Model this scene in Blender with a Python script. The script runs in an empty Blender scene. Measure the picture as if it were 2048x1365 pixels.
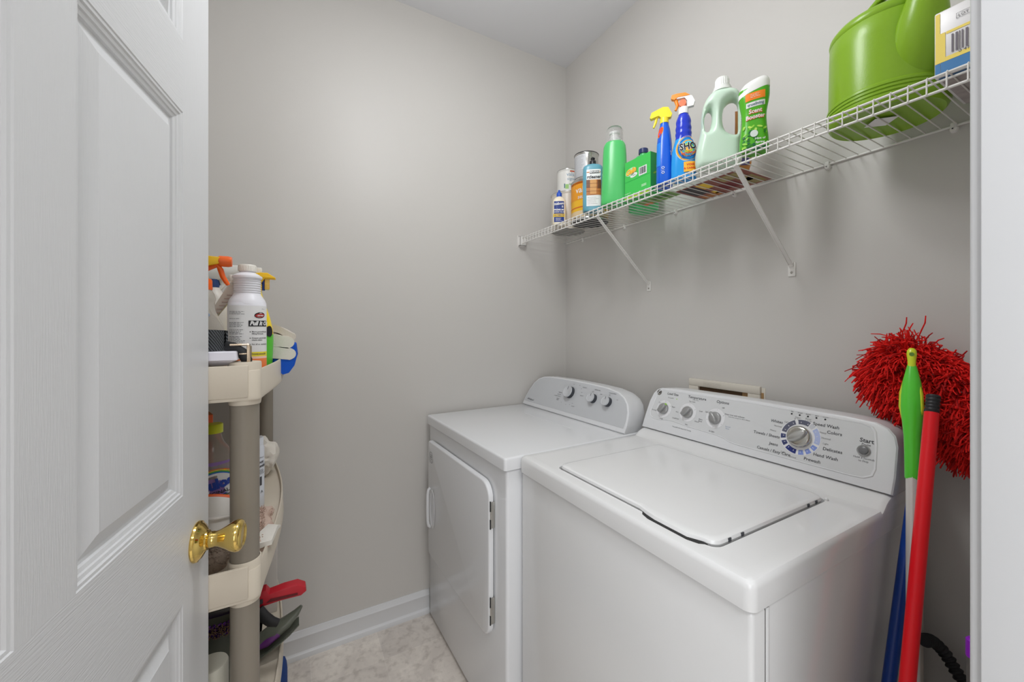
import bpy, bmesh, math, random
from mathutils import Vector, Matrix, noise
PI = math.pi
random.seed(7)
SC = bpy.context.scene
COL = SC.collection

# ------------------------------------------------------------------ camera, world, lights, exposure
YAW = math.radians(29.3)
cam_d = bpy.data.cameras.new('camera')
cam_d.sensor_width = 36.0
cam_d.lens = 792.0 / 2048.0 * 36.0
cam_d.shift_y = -25.5 / 2048.0
cam_d.clip_start = 0.02
cam = bpy.data.objects.new('camera', cam_d)
COL.objects.link(cam)
cam.location = (0, 0, 1.31)
cam.rotation_euler = (PI / 2, 0, -YAW)
SC.camera = cam

world = bpy.data.worlds.new('world'); SC.world = world
world.use_nodes = True
world.node_tree.nodes['Background'].inputs[0].default_value = (0.8, 0.9, 1.0, 1)
world.node_tree.nodes['Background'].inputs[1].default_value = 0.3
SC.view_settings.view_transform = 'Standard'
SC.view_settings.look = 'None'
SC.view_settings.gamma = 1.0
SC.view_settings.use_curve_mapping = False
SC.view_settings.exposure = 0.15

def area_light(name, loc, size, power, color, target=None, shape='DISK', spread=180):
    d = bpy.data.lights.new(name, 'AREA'); d.shape = shape; d.size = size
    d.energy = power; d.color = color; d.spread = math.radians(spread)
    o = bpy.data.objects.new(name, d); COL.objects.link(o); o.location = loc
    if target is not None:
        o.rotation_euler = (Vector(target) - Vector(loc)).to_track_quat('-Z', 'Y').to_euler()
    return o
def globe_light(name, loc, radius, power, color):
    d = bpy.data.lights.new(name, 'POINT'); d.shadow_soft_size = radius; d.energy = power; d.color = color
    o = bpy.data.objects.new(name, d); COL.objects.link(o); o.location = loc
    return o
globe_light('laundry_ceiling_fill', (0.45, 0.80, 2.35), 0.12, 11.3, (0.97, 0.985, 1.0))  # same ceiling fixture again, added low to spread light on walls and ceiling
area_light('laundry_ceiling_panel', (0.38, 0.80, 2.70), 0.24, 5.2, (0.97, 0.985, 1.0))
area_light('hall_overhead_fill', (-0.05, -0.80, 2.66), 0.9, 21.0, (0.96, 0.98, 1.0))  # added unseen hall lamp, fills the door, floor and washer side
area_light('hall_side_fill', (-0.72, -1.28, 1.20), 1.2, 18.0, (0.94, 0.97, 1.0), target=(0.6, 0.3, 1.0), shape='SQUARE')  # added unseen panel, brightens the appliance fronts from the hall
SC.cycles.diffuse_bounces = 8
SC.cycles.max_bounces = 16

# ------------------------------------------------------------------ materials
def lin(c):
    return tuple(((v / 255.0) / 12.92 if v / 255.0 <= 0.04045 else ((v / 255.0 + 0.055) / 1.055) ** 2.4) for v in c)
MATS = {}
def mat(name, rgb, rough=0.5, metal=0.0, coat=0.0, var=0.03, scale=12.0, bump=0.0, bscale=300.0, trans=0.0, ior=1.45,
        alpha=1.0, stretch=None, sss=0.0, spec=0.5, thin=False):
    if name in MATS: return MATS[name]
    m = bpy.data.materials.new(name); m.use_nodes = True
    nt = m.node_tree; b = nt.nodes['Principled BSDF']
    c = lin(rgb)
    tc = nt.nodes.new('ShaderNodeTexCoord')
    nz = nt.nodes.new('ShaderNodeTexNoise'); nz.inputs['Scale'].default_value = scale; nz.inputs['Detail'].default_value = 4
    nt.links.new(tc.outputs['Object'], nz.inputs['Vector'])
    mx = nt.nodes.new('ShaderNodeMix'); mx.data_type = 'RGBA'
    lo = [max(0, v * (1 - var)) for v in c]; hi = [min(1, v * (1 + var)) for v in c]
    mx.inputs[6].default_value = (*lo, 1); mx.inputs[7].default_value = (*hi, 1)
    nt.links.new(nz.outputs['Fac'], mx.inputs[0]); nt.links.new(mx.outputs[2], b.inputs['Base Color'])
    b.inputs['Roughness'].default_value = rough; b.inputs['Metallic'].default_value = metal
    b.inputs['Coat Weight'].default_value = coat; b.inputs['Coat Roughness'].default_value = 0.08
    b.inputs['Transmission Weight'].default_value = trans; b.inputs['IOR'].default_value = ior
    b.inputs['Alpha'].default_value = alpha
    b.inputs['Specular IOR Level'].default_value = spec
    if sss > 0:
        b.inputs['Subsurface Weight'].default_value = sss; b.inputs['Subsurface Radius'].default_value = (0.01, 0.01, 0.01)
    if bump > 0:
        mp = nt.nodes.new('ShaderNodeMapping'); nt.links.new(tc.outputs['Object'], mp.inputs[0])
        if stretch: mp.inputs['Scale'].default_value = stretch
        n2 = nt.nodes.new('ShaderNodeTexNoise'); n2.inputs['Scale'].default_value = bscale; n2.inputs['Detail'].default_value = 3
        nt.links.new(mp.outputs[0], n2.inputs['Vector'])
        bp = nt.nodes.new('ShaderNodeBump'); bp.inputs['Strength'].default_value = bump; bp.inputs['Distance'].default_value = 0.001
        nt.links.new(n2.outputs['Fac'], bp.inputs['Height']); nt.links.new(bp.outputs[0], b.inputs['Normal'])
    MATS[name] = m
    return m

WALL = mat('wall_paint', (200, 197, 193), rough=0.42, var=0.012, scale=3, bump=0.12, bscale=220, spec=0.35)
CEIL = mat('ceiling_paint', (218, 218, 221), rough=0.9, var=0.01, scale=3, bump=0.1, bscale=150)
TRIM = mat('trim_gloss_white', (214, 215, 217), rough=0.3, var=0.01, scale=5)
DOORV = mat('door_white_vertical_grain', (212, 213, 215), rough=0.38, var=0.012, bump=0.35, bscale=60, stretch=(9, 9, 0.5))
DOORH = mat('door_white_horizontal_grain', (212, 213, 215), rough=0.38, var=0.012, bump=0.6, bscale=60, stretch=(0.5, 0.5, 9))
ENAMEL = mat('white_enamel', (222, 223, 225), rough=0.2, var=0.01, scale=4, coat=0.25)
ENAMEL2 = mat('white_washer_enamel', (222, 222, 222), rough=0.2, var=0.012, scale=4, coat=0.2, bump=0.05, bscale=90)
PLASW = mat('white_plastic', (218, 219, 221), rough=0.32, var=0.01)
SILV = mat('silver_fascia', (198, 200, 203), rough=0.4, metal=0.15, var=0.01)
FASC = mat('pale_fascia', (208, 209, 210), rough=0.3, var=0.01)
KNOBG = mat('grey_knob', (160, 160, 160), rough=0.3, metal=0.4, var=0.01)
DARK = mat('dark_grey_plastic', (58, 60, 66), rough=0.4)
INK = mat('dark_ink', (70, 70, 74), rough=0.6)
INKB = mat('black_ink', (28, 28, 32), rough=0.6)
GAP = mat('gap_shade', (40, 40, 40), rough=0.8)  # shade of gaps, hinge slots and the lid grip put into colour
WHITE = mat('white_label', (226, 226, 226), rough=0.45)
BRASS = mat('polished_brass', (228, 198, 116), rough=0.1, metal=1.0, var=0.02)
CHROME = mat('brushed_steel', (190, 188, 182), rough=0.22, metal=1.0)
BUCK = mat('buckle_metal', (190, 172, 150), rough=0.25, metal=1.0)
WIRE = mat('vinyl_white_wire', (224, 222, 218), rough=0.35, var=0.01)

# ------------------------------------------------------------------ mesh builder
def finish(me, mats, angle=38):
    for m in mats: me.materials.append(m)
    me.update()
class MB:
    def __init__(s): s.v = []; s.f = []; s.m = []; s.mats = []; s.M = Matrix.Identity(4)
    def mi(s, m):
        if m not in s.mats: s.mats.append(m)
        return s.mats.index(m)
    def add(s, vs, fs, m):
        o = len(s.v); k = s.mi(m)
        s.v += [s.M @ Vector(p) for p in vs]
        for f in fs: s.f.append([i + o for i in f]); s.m.append(k)
        return s
    def box(s, x0, x1, y0, y1, z0, z1, m, bev=0.0, seg=2):
        bm = bmesh.new(); bmesh.ops.create_cube(bm, size=1.0)
        for v in bm.verts:
            v.co = Vector(((x0 + x1) / 2 + v.co.x * (x1 - x0), (y0 + y1) / 2 + v.co.y * (y1 - y0), (z0 + z1) / 2 + v.co.z * (z1 - z0)))
        if bev > 0: bmesh.ops.bevel(bm, geom=bm.edges[:], offset=bev, segments=seg, profile=0.5, affect='EDGES')
        s.bm(bm, m); return s
    def bm(s, bm, m):
        bm.verts.ensure_lookup_table(); bm.verts.index_update()
        s.add([v.co.copy() for v in bm.verts], [[v.index for v in f.verts] for f in bm.faces], m); bm.free()
    def loft(s, rings, m, cap0=True, cap1=True, closed=True):
        n = len(rings[0]); vs = [p for r in rings for p in r]; fs = []
        for i in range(len(rings) - 1):
            for j in range(n if closed else n - 1):
                a = i * n + j; b = i * n + (j + 1) % n
                fs.append([a, b, b + n, a + n])
        if cap0 and closed: fs.append(list(range(n - 1, -1, -1)))
        if cap1 and closed: fs.append([(len(rings) - 1) * n + j for j in range(n)])
        return s.add(vs, fs, m)
    def lathe(s, prof, m, c=(0, 0, 0), seg=32, axis='Z', cap0=True, cap1=True):
        rings = []
        for r, z in prof:
            ring = []
            for k in range(seg):
                a = 2 * PI * k / seg; x, y = r * math.cos(a), r * math.sin(a)
                if axis == 'Z': p = (c[0] + x, c[1] + y, c[2] + z)
                elif axis == 'X': p = (c[0] + z, c[1] + x, c[2] + y)
                else: p = (c[0] + y, c[1] + z, c[2] + x)
                ring.append(p)
            rings.append(ring)
        return s.loft(rings, m, cap0, cap1)
    def tube(s, path, rad, m, seg=10, caps=True, closed=False):
        P = [Vector(p) for p in path]; n = len(P)
        rads = rad if isinstance(rad, (list, tuple)) else [rad] * n
        tang = []
        for i in range(n):
            if closed: t = P[(i + 1) % n] - P[(i - 1) % n]
            else: t = P[min(i + 1, n - 1)] - P[max(i - 1, 0)]
            tang.append(t.normalized() if t.length > 1e-9 else Vector((0, 0, 1)))
        up = Vector((0, 0, 1)) if abs(tang[0].z) < 0.9 else Vector((1, 0, 0))
        nrm = (up - tang[0] * up.dot(tang[0])).normalized()
        rings = []
        for i in range(n):
            nrm = (nrm - tang[i] * nrm.dot(tang[i]))
            nrm = nrm.normalized() if nrm.length > 1e-6 else tang[i].orthogonal().normalized()
            b = tang[i].cross(nrm)
            rr = rads[i]; rx, ry = (rr if isinstance(rr, (list, tuple)) else (rr, rr))
            rings.append([P[i] + nrm * (rx * math.cos(2 * PI * k / seg)) + b * (ry * math.sin(2 * PI * k / seg)) for k in range(seg)])
        if closed: rings.append(rings[0]); return s.loft(rings, m, False, False)
        return s.loft(rings, m, caps, caps)
    def prism(s, pts, o, u, v, d, m, bev=0.0, seg=2):
        """outline pts (2d) in frame o,u,v extruded by vector d"""
        o, u, v, d = Vector(o), Vector(u), Vector(v), Vector(d)
        bm = bmesh.new()
        a = [bm.verts.new(o + u * p[0] + v * p[1]) for p in pts]
        b = [bm.verts.new(o + u * p[0] + v * p[1] + d) for p in pts]
        n = len(pts); bm.faces.new(a[::-1]); top = bm.faces.new(b)
        for i in range(n): bm.faces.new((a[i], a[(i + 1) % n], b[(i + 1) % n], b[i]))
        bmesh.ops.recalc_face_normals(bm, faces=bm.faces[:])
        if bev > 0:
            bmesh.ops.bevel(bm, geom=top.edges[:], offset=bev, segments=seg, profile=0.5, affect='EDGES')
        s.bm(bm, m); return s
    def patch(s, fn, u0, u1, v0, v1, nu, nv, m, rev=False):
        vs = [fn(u0 + (u1 - u0) * i / nu, v0 + (v1 - v0) * j / nv) for j in range(nv + 1) for i in range(nu + 1)]
        fs = []
        for j in range(nv):
            for i in range(nu):
                a = j * (nu + 1) + i
                f = [a, a + 1, a + nu + 2, a + nu + 1]
                fs.append(f[::-1] if rev else f)
        return s.add(vs, fs, m)
    def text(s, fn, txt, size, m, u=0, v=0, align='CENTER', bold=0.0, shear=0.0, sx=1.0, rot=0.0):
        cu = bpy.data.curves.new('t', 'FONT'); cu.body = txt; cu.size = size; cu.align_x = align; cu.align_y = 'CENTER'
        cu.offset = bold * size; cu.shear = shear; cu.resolution_u = 2
        ob = bpy.data.objects.new('t', cu); me = bpy.data.meshes.new_from_object(ob)
        cr, sr = math.cos(rot), math.sin(rot)
        vs = []
        for p in me.vertices:
            x, y = p.co.x * sx, p.co.y
            vs.append(fn(u + x * cr - y * sr, v + x * sr + y * cr))
        s.add(vs, [list(f.vertices) for f in me.polygons], m)
        bpy.data.objects.remove(ob); bpy.data.meshes.remove(me); bpy.data.curves.remove(cu)
        return s
    def build(s, name, parent=None, loc=None, smooth=True, angle=38, recalc=True, link=True):
        me = bpy.data.meshes.new(name)
        me.from_pydata([tuple(p) for p in s.v], [], s.f)
        for m in s.mats: me.materials.append(m)
        me.polygons.foreach_set('material_index', s.m)
        if recalc:
            bm = bmesh.new(); bm.from_mesh(me); bmesh.ops.recalc_face_normals(bm, faces=bm.faces[:]); bm.to_mesh(me); bm.free()
        me.polygons.foreach_set('use_smooth', [smooth] * len(me.polygons))
        me.update()
        if smooth: me.set_sharp_from_angle(angle=math.radians(angle))
        o = bpy.data.objects.new(name, me); COL.objects.link(o)
        if parent: o.parent = parent
        if loc is not None: o.location = loc
        return o

def tag(o, label, cat, group=None):
    o['label'] = label; o['category'] = cat
    if group: o['group'] = group
    return o
def thing(name, label, cat, loc=(0, 0, 0), rz=0.0, group=None, rot=None):
    o = bpy.data.objects.new(name, None); COL.objects.link(o)
    o.empty_display_size = 0.05
    o.location = loc; o.rotation_euler = rot if rot else (0, 0, rz)
    return tag(o, label, cat, group)
def struct(mb, name, **k):
    o = mb.build(name, **k); o['kind'] = 'structure'; return o
def frame(o, u, v, n=0.0005):
    """flat mapper; n lifts along u x v"""
    o, u, v = Vector(o), Vector(u).normalized(), Vector(v).normalized(); w = u.cross(v).normalized()
    return lambda a, b, k=0.0: o + u * a + v * b + w * (n + k)
def rrect(x0, x1, y0, y1, r, seg=5):
    rs = r if isinstance(r, (list, tuple)) else [r] * 4   # bl, br, tr, tl
    pts = []
    for (cx, cy, a0, rr) in ((x0 + rs[0], y0 + rs[0], PI, rs[0]), (x1 - rs[1], y0 + rs[1], 1.5 * PI, rs[1]),
                         (x1 - rs[2], y1 - rs[2], 0, rs[2]), (x0 + rs[3], y1 - rs[3], 0.5 * PI, rs[3])):
        for k in range(seg + 1):
            a = a0 + 0.5 * PI * k / seg; pts.append((cx + rr * math.cos(a), cy + rr * math.sin(a)))
    return pts
def sring(z, rx, ry, n=2.0, seg=36, cx=0, cy=0):
    out = []
    for k in range(seg):
        a = 2 * PI * k / seg; c, s_ = math.cos(a), math.sin(a)
        out.append(Vector((cx + rx * math.copysign(abs(c) ** (2 / n), c), cy + ry * math.copysign(abs(s_) ** (2 / n), s_), z)))
    return out
class Body:
    """bottle body from sections (z, rx, ry, n), local front is -Y"""
    def __init__(s, secs, sub=4):
        s.secs = []
        for i in range(len(secs) - 1):
            a, b = secs[i], secs[i + 1]
            p = secs[max(i - 1, 0)]; q = secs[min(i + 2, len(secs) - 1)]
            for k in range(sub):
                t = k / sub; row = [a[0] + (b[0] - a[0]) * t]
                for c in (1, 2, 3):
                    m0 = (b[c] - p[c]) * 0.5; m1 = (q[c] - a[c]) * 0.5
                    if abs(b[c] - a[c]) < 1e-6: m0 = m1 = 0
                    t2, t3 = t * t, t * t * t
                    row.append((2 * t3 - 3 * t2 + 1) * a[c] + (t3 - 2 * t2 + t) * m0 + (-2 * t3 + 3 * t2) * b[c] + (t3 - t2) * m1)
                s.secs.append(row)
        s.secs.append(list(secs[-1]))
    def at(s, z):
        S = s.secs
        if z <= S[0][0]: return S[0]
        for i in range(len(S) - 1):
            if S[i][0] <= z <= S[i + 1][0]:
                t = (z - S[i][0]) / max(1e-9, S[i + 1][0] - S[i][0])
                return [S[i][c] + (S[i + 1][c] - S[i][c]) * t for c in range(4)]
        return S[-1]
    def geo(s, mb, m, seg=36, cap1=True):
        mb.loft([sring(z, rx, ry, n, seg) for z, rx, ry, n in s.secs], m, True, cap1); return s
    def fn(s, zc=0.0, off=0.0008, a0=-PI / 2):
        """maps (u along girth in m, v up) to the surface"""
        tabs = {}
        def table(z):
            key = round(z / 0.002)
            if key not in tabs:
                _, rx, ry, n = s.at(key * 0.002); N_ = 240; P = []
                for i in range(N_ + 1):
                    a = a0 + PI * i / N_; c, s_ = math.cos(a), math.sin(a)
                    P.append((rx * math.copysign(abs(c) ** (2 / n), c), ry * math.copysign(abs(s_) ** (2 / n), s_)))
                L_ = [0.0]
                for i in range(N_): L_.append(L_[-1] + math.hypot(P[i + 1][0] - P[i][0], P[i + 1][1] - P[i][1]))
                tabs[key] = L_
            return tabs[key]
        import bisect
        def f(u, v, k=0.0):
            z = zc + v; _, rx, ry, n = s.at(z)
            L_ = table(z); q = min(abs(u), L_[-1] * .98); i = max(0, bisect.bisect_left(L_, q) - 1)
            t = (i + (q - L_[i]) / max(1e-9, L_[i + 1] - L_[i])) / 240
            a = a0 + math.copysign(PI * t, u)
            c, s_ = math.cos(a), math.sin(a)
            e = off + k
            return Vector(((rx + e) * math.copysign(abs(c) ** (2 / n), c), (ry + e) * math.copysign(abs(s_) ** (2 / n), s_), z))
        return f
def lines(mb, fn, u0, u1, v0, v1, n, m, h=0.0006, seed=1, nu=3, ragged=0.3):
    """rows of tiny print"""
    rnd = random.Random(seed)
    for i in range(n):
        v = v1 - (v1 - v0) * (i + 0.5) / n; e = u1 - (u1 - u0) * rnd.random() * ragged
        x = u0
        while x < e:
            w = 0.002 + rnd.random() * 0.005; x2 = min(x + w, e)
            mb.patch(fn, x, x2, v - h / 2, v + h / 2, 1, 1, m); x = x2 + 0.0012
def barcode(mb, fn, u0, u1, v0, v1, m, seed=3):
    rnd = random.Random(seed); x = u0
    while x < u1:
        w = (0.0005 + rnd.random() * 0.0011) * (u1 - u0) / 0.03
        mb.patch(fn, x, min(x + w, u1), v0, v1, 1, 1, m); x += w + (0.0005 + rnd.random() * 0.0009) * (u1 - u0) / 0.03

# ------------------------------------------------------------------ the room
XR, YB, XL, YF, HC = 1.351, 1.79, -0.60, 0.1065, 2.77
def vinyl():
    m = bpy.data.materials.new('stone_vinyl_tiles'); m.use_nodes = True; nt = m.node_tree; b = nt.nodes['Principled BSDF']
    N = nt.nodes.new; L = nt.links.new
    tc = N('ShaderNodeTexCoord')
    mp = N('ShaderNodeMapping'); mp.inputs['Location'].default_value = (-0.070, -0.0775, 0); L(tc.outputs['Object'], mp.inputs[0])
    br = N('ShaderNodeTexBrick'); br.offset = 0.0; br.inputs['Scale'].default_value = 1.0
    br.inputs['Brick Width'].default_value = 0.2555; br.inputs['Row Height'].default_value = 0.2555
    br.inputs['Mortar Size'].default_value = 0.0013; br.inputs['Mortar Smooth'].default_value = 0.3
    br.inputs['Color1'].default_value = (*lin((182, 174, 168)), 1); br.inputs['Color2'].default_value = (*lin((232, 224, 214)), 1)
    br.inputs['Mortar'].default_value = (*lin((232, 226, 218)), 1); br.inputs['Bias'].default_value = 0.1
    L(mp.outputs[0], br.inputs['Vector'])
    n1 = N('ShaderNodeTexNoise'); n1.inputs['Scale'].default_value = 6.5; n1.inputs['Detail'].default_value = 9; n1.inputs['Roughness'].default_value = 0.65
    n1.inputs['Distortion'].default_value = 0.7; L(tc.outputs['Object'], n1.inputs['Vector'])
    r1 = N('ShaderNodeValToRGB'); r1.color_ramp.elements[0].position = 0.38; r1.color_ramp.elements[0].color = (*lin((192, 184, 179)), 1)
    r1.color_ramp.elements[1].position = 0.62; r1.color_ramp.elements[1].color = (*lin((240, 233, 224)), 1); L(n1.outputs['Fac'], r1.inputs[0])
    n2 = N('ShaderNodeTexNoise'); n2.inputs['Scale'].default_value = 34; n2.inputs['Detail'].default_value = 8; L(tc.outputs['Object'], n2.inputs['Vector'])
    r2 = N('ShaderNodeValToRGB'); r2.color_ramp.elements[0].position = 0.33; r2.color_ramp.elements[0].color = (0.72, 0.70, 0.69, 1)
    r2.color_ramp.elements[1].position = 0.5; r2.color_ramp.elements[1].color = (1, 1, 1, 1); L(n2.outputs['Fac'], r2.inputs[0])
    a = N('ShaderNodeMix'); a.data_type = 'RGBA'; a.blend_type = 'MIX'; a.inputs[0].default_value = 0.5
    L(br.outputs['Color'], a.inputs[6]); L(r1.outputs[0], a.inputs[7])
    c = N('ShaderNodeMix'); c.data_type = 'RGBA'; c.blend_type = 'MULTIPLY'; c.inputs[0].default_value = 0.7
    L(a.outputs[2], c.inputs[6]); L(r2.outputs[0], c.inputs[7]); L(c.outputs[2], b.inputs['Base Color'])
    b.inputs['Roughness'].default_value = 0.45
    return m
struct(MB().box(XL - 1.1, XR + .1, -1.7, YB + .1, -0.05, 0, vinyl()), 'floor')
struct(MB().box(XL - 1.1, XR + .1, -1.7, YB + .1, HC, HC + 0.05, CEIL), 'ceiling')
struct(MB().box(XL - .1, XR + .1, YB, YB + .1, 0, HC, WALL), 'wall_back')
struct(MB().box(XR, XR + .1, YF, YB, 0, HC, WALL), 'wall_right')
struct(MB().box(XL - .1, XL, -.02, YB, 0, HC, WALL), 'wall_left')
struct(MB().box(XL - 1.1, XL - 1.0, -1.7, -.02, 0, HC, WALL), 'wall_hall_left')
JR, JL, YH = 0.553, -0.275, -0.02
w = MB()
w.box(JR + .015, XR, YH, YF, 0, HC, WALL); w.box(XL - 1.0, JL - .015, YH, YF, 0, HC, WALL); w.box(JL - .015, JR + .015, YH, YF, 2.055, HC, WALL)
struct(w, 'wall_front')
struct(MB().box(XR, XR + .1, -1.7, YF, 0, HC, WALL), 'wall_hall_side')
struct(MB().box(XL - 1.0, XR, -1.7, -1.6, 0, HC, WALL), 'wall_hall_rear')
# jambs and casing
j = MB()
j.box(JR, JR + .015, YH, YF, 0, 2.04, TRIM, 0.0012); j.box(JL - .015, JL, YH, YF, 0, 2.04, TRIM, 0.0012); j.box(JL - .015, JR + .015, YH, YF, 2.04, 2.055, TRIM, 0.0012)
struct(j, 'trim_1')
c = MB()
def casing(mb, y, sgn):
    prof = [(0.0, 0.0), (0.0, 0.0055), (0.0015, 0.0075), (0.005, 0.0085), (0.012, 0.0075), (0.02, 0.0085), (0.045, 0.0115), (0.054, 0.0115), (0.057, 0.009), (0.057, 0.0)]
    for x0, d in ((JR + .005, 1), (JL - .005, -1)):
        mb.loft([[(x0 + d * p[0], y + sgn * p[1], z) for p in prof] for z in (0.0, 2.045)], TRIM)
    mb.loft([[(x, y + sgn * p[1], 2.045 + p[0]) for p in prof] for x in (JL - .062, JR + .062)], TRIM)
casing(c, YF, 1); casing(c, YH, -1)
struct(c, 'trim_2')
# baseboards
def baseboard(name, p0, p1, nrm):
    prof = [(0, 0), (0.018, 0), (0.0185, 0.010), (0.0165, 0.018), (0.012, 0.023), (0.0105, 0.026), (0.0105, 0.074), (0.012, 0.078), (0.0125, 0.083), (0.0095, 0.089),
            (0.0085, 0.093), (0.0065, 0.097), (0.005, 0.104), (0, 0.105)]
    n = Vector(nrm)
    mb = MB(); mb.loft([[Vector((p[0], p[1], 0)) + n * q[0] + Vector((0, 0, q[1])) for q in prof] for p in (p0, p1)], TRIM)
    struct(mb, name, angle=22)
baseboard('baseboard_back', (XL, YB), (0.562, YB), (0, -1, 0))
baseboard('baseboard_left', (XL, YF), (XL, YB - .02), (1, 0, 0))
baseboard('baseboard_right', (XR, YF + .02), (XR, YB - .02), (-1, 0, 0))

# ------------------------------------------------------------------ the open six panel door
DW, DH = 0.813, 2.03
door_dir = Vector((-0.155, -0.988, 0)).normalized()      # from latch edge to hinge
door_n = Vector((0.988, -0.155, 0)).normalized()
D0 = Vector((-0.135, 0.939, 0.008))
# local frame: x = s along the door (0 at the latch edge), y = outward normal, z up
DM = Matrix((( door_dir.x, door_n.x, 0, D0.x), (door_dir.y, door_n.y, 0, D0.y), (0, 0, 1, D0.z), (0, 0, 0, 1)))
def make_door():
    mb = MB()
    xs = [(0.112, 0.368), (0.445, 0.701)]
    zs = [(0.245, 0.850), (1.028, 1.655), (1.772, 1.930)]
    # slab sides and back
    X = [0, 0.112, 0.368, 0.445, 0.701, DW]; Z = [0, 0.245, 0.850, 1.028, 1.655, 1.772, 1.930, DH]
    def isp(i, k): return i in (1, 3) and k in (1, 3, 5)
    for i in range(5):
        for k in range(7):
            if isp(i, k): continue
            rail = k in (0, 2, 4, 6) and i in (1, 3)
            rail = rail or (k in (2,) and i in (1, 2, 3))
            m = DOORH if rail else DOORV
            mb.add([(X[i], 0, Z[k]), (X[i + 1], 0, Z[k]), (X[i + 1], 0, Z[k + 1]), (X[i], 0, Z[k + 1])], [[0, 1, 2, 3]], m)
    steps = [(0, 0), (0.0015, -0.0012), (0.005, -0.0016), (0.007, -0.0035), (0.011, -0.0045), (0.0125, -0.0062), (0.017, -0.0078), (0.0185, -0.0105), (0.022, -0.0112), (0.0245, -0.0108),
             (0.041, -0.0035), (0.0425, -0.0025), (0.046, -0.002)]
    for i in (1, 3):
        for k in (1, 3, 5):
            rings = []
            for d, h in steps:
                rings.append([(X[i] + d, h, Z[k] + d), (X[i + 1] - d, h, Z[k] + d), (X[i + 1] - d, h, Z[k + 1] - d), (X[i] + d, h, Z[k + 1] - d)])
            mb.loft(rings, DOORV, False, True)
    t = -0.035
    mb.add([(0, 0, 0), (0, 0, DH), (0, t, DH), (0, t, 0)], [[0, 1, 2, 3]], DOORV)
    mb.add([(DW, 0, 0), (DW, 0, DH), (DW, t, DH), (DW, t, 0)], [[0, 1, 2, 3]], DOORV)
    mb.add([(0, t, 0), (DW, t, 0), (DW, t, DH), (0, t, DH)], [[0, 1, 2, 3]], DOORV)
    mb.add([(0, 0, 0), (DW, 0, 0), (DW, t, 0), (0, t, 0)], [[0, 1, 2, 3]], DOORV)
    mb.add([(0, 0, DH), (DW, 0, DH), (DW, t, DH), (0, t, DH)], [[0, 1, 2, 3]], DOORV)
    o = struct(mb, 'door_1', angle=12); o.matrix_world = DM
    # knob
    kx, kz = 0.057, 0.925
    r = MB(); r.lathe([(0.0335, 0), (0.0345, 0.002), (0.0335, 0.005), (0.030, 0.007), (0.0285, 0.0095), (0.021, 0.0135), (0.0175, 0.0155), (0.0165, 0.018)], BRASS, (kx, 0, kz), 48, 'Y')
    ro = r.build('rosette', o)
    k = MB(); k.lathe([(0.0125, 0.018), (0.0135, 0.021), (0.0135, 0.026), (0.0125, 0.029), (0.0145, 0.035), (0.0205, 0.046), (0.0255, 0.054), (0.0275, 0.061), (0.0268, 0.066), (0.0235, 0.070), (0.019, 0.0715),
                       (0.0175, 0.0705), (0.016, 0.0692), (0.001, 0.069)], BRASS, (kx, 0, kz), 48, 'Y')
    k.build('door_knob', o)
    l = MB(); l.box(-0.0012, 0.001, -0.029, -0.006, kz - .028, kz + .028, BRASS, 0.0005); l.lathe([(0.012, -0.046), (0.015, -0.044), (0.015, -0.0355)], BRASS, (kx, 0, kz), 24, 'Y')
    l.build('latch_plate', o)
make_door()

# ------------------------------------------------------------------ dryer (local: x across from left, y to the back, z up)
ux, uy = 0.04585, -0.99895
ux, uy = math.sin(.028), -math.cos(.028)
DRY = thing('dryer', 'white front load dryer with a silver console, standing in the corner against the back wall', 'dryer', (0.549, 1.7600, 0), math.atan2(uy, ux))
# rotate so local +x runs along the front to the right and local +y to the wall
W_ = 0.705
def D(name, mb, parent=DRY, **k): return mb.build(name, parent, **k)
m = MB(); m.box(0.002, W_ - .002, 0.006, 0.66, 0.012, 0.876, ENAMEL, 0.010, 3)
for x in (0.06, W_ - .06):
    for y in (0.07, 0.6): m.lathe([(0.02, 0), (0.02, 0.013)], DARK, (x, y, 0), 16)
D('cabinet', m)
m = MB(); m.prism(rrect(-0.004, W_ + .004, -0.004, 0.665, 0.010), (0, 0, 0.8775), (1, 0, 0), (0, 1, 0), (0, 0, 0.0385), ENAMEL, 0.007, 3)
m.box(0.19, 0.53, 0.395, 0.398, 0.9158, 0.9165, PLASW)
D('top_panel', m)
m = MB(); m.prism(rrect(0.045, 0.628, 0.315, 0.815, [0.02, 0.05, 0.05, 0.02], 6), (0, 0.0, 0), (1, 0, 0), (0, 0, 1), (0, -0.016, 0), ENAMEL, 0.006, 3)
m.prism(rrect(0.055, 0.618, 0.325, 0.805, [0.02, 0.05, 0.05, 0.02], 6), (0, 0.008, 0), (1, 0, 0), (0, 0, 1), (0, -0.010, 0), GAP)  # dark slab stands in for the shade in the gap behind the door
# recessed grip shown as a scooped oval dish
dd = D('door', m)
m = MB()
ov = []
for a_, dy in ((1.0, -0.0165), (0.93, -0.0185), (0.86, -0.0170), (0.5, -0.0162), (0.05, -0.0161)):
    ov.append([(0.104 + 0.030 * a_ * math.cos(t * 2 * PI / 28), dy, 0.530 + 0.085 * (a_ if a_ > .6 else a_) * math.sin(t * 2 * PI / 28)) for t in range(28)])
m.loft(ov, ENAMEL, False, True)
m.tube([(0.076, -0.016, 0.612), (0.076, -0.024, 0.605), (0.0765, -0.028, 0.585), (0.077, -0.029, 0.53), (0.0765, -0.028, 0.470), (0.076, -0.024, 0.450), (0.076, -0.016, 0.443)], (0.0065), PLASW, 10)
m.build('handle', dd)
m = MB()
for z in (0.715, 0.41): m.box(0.6285, 0.632, -0.010, 0.004, z - .042, z + .042, CHROME, 0.001); m.box(0.6265, 0.6285, -0.012, -0.004, z - .044, z + .044, GAP)
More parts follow.
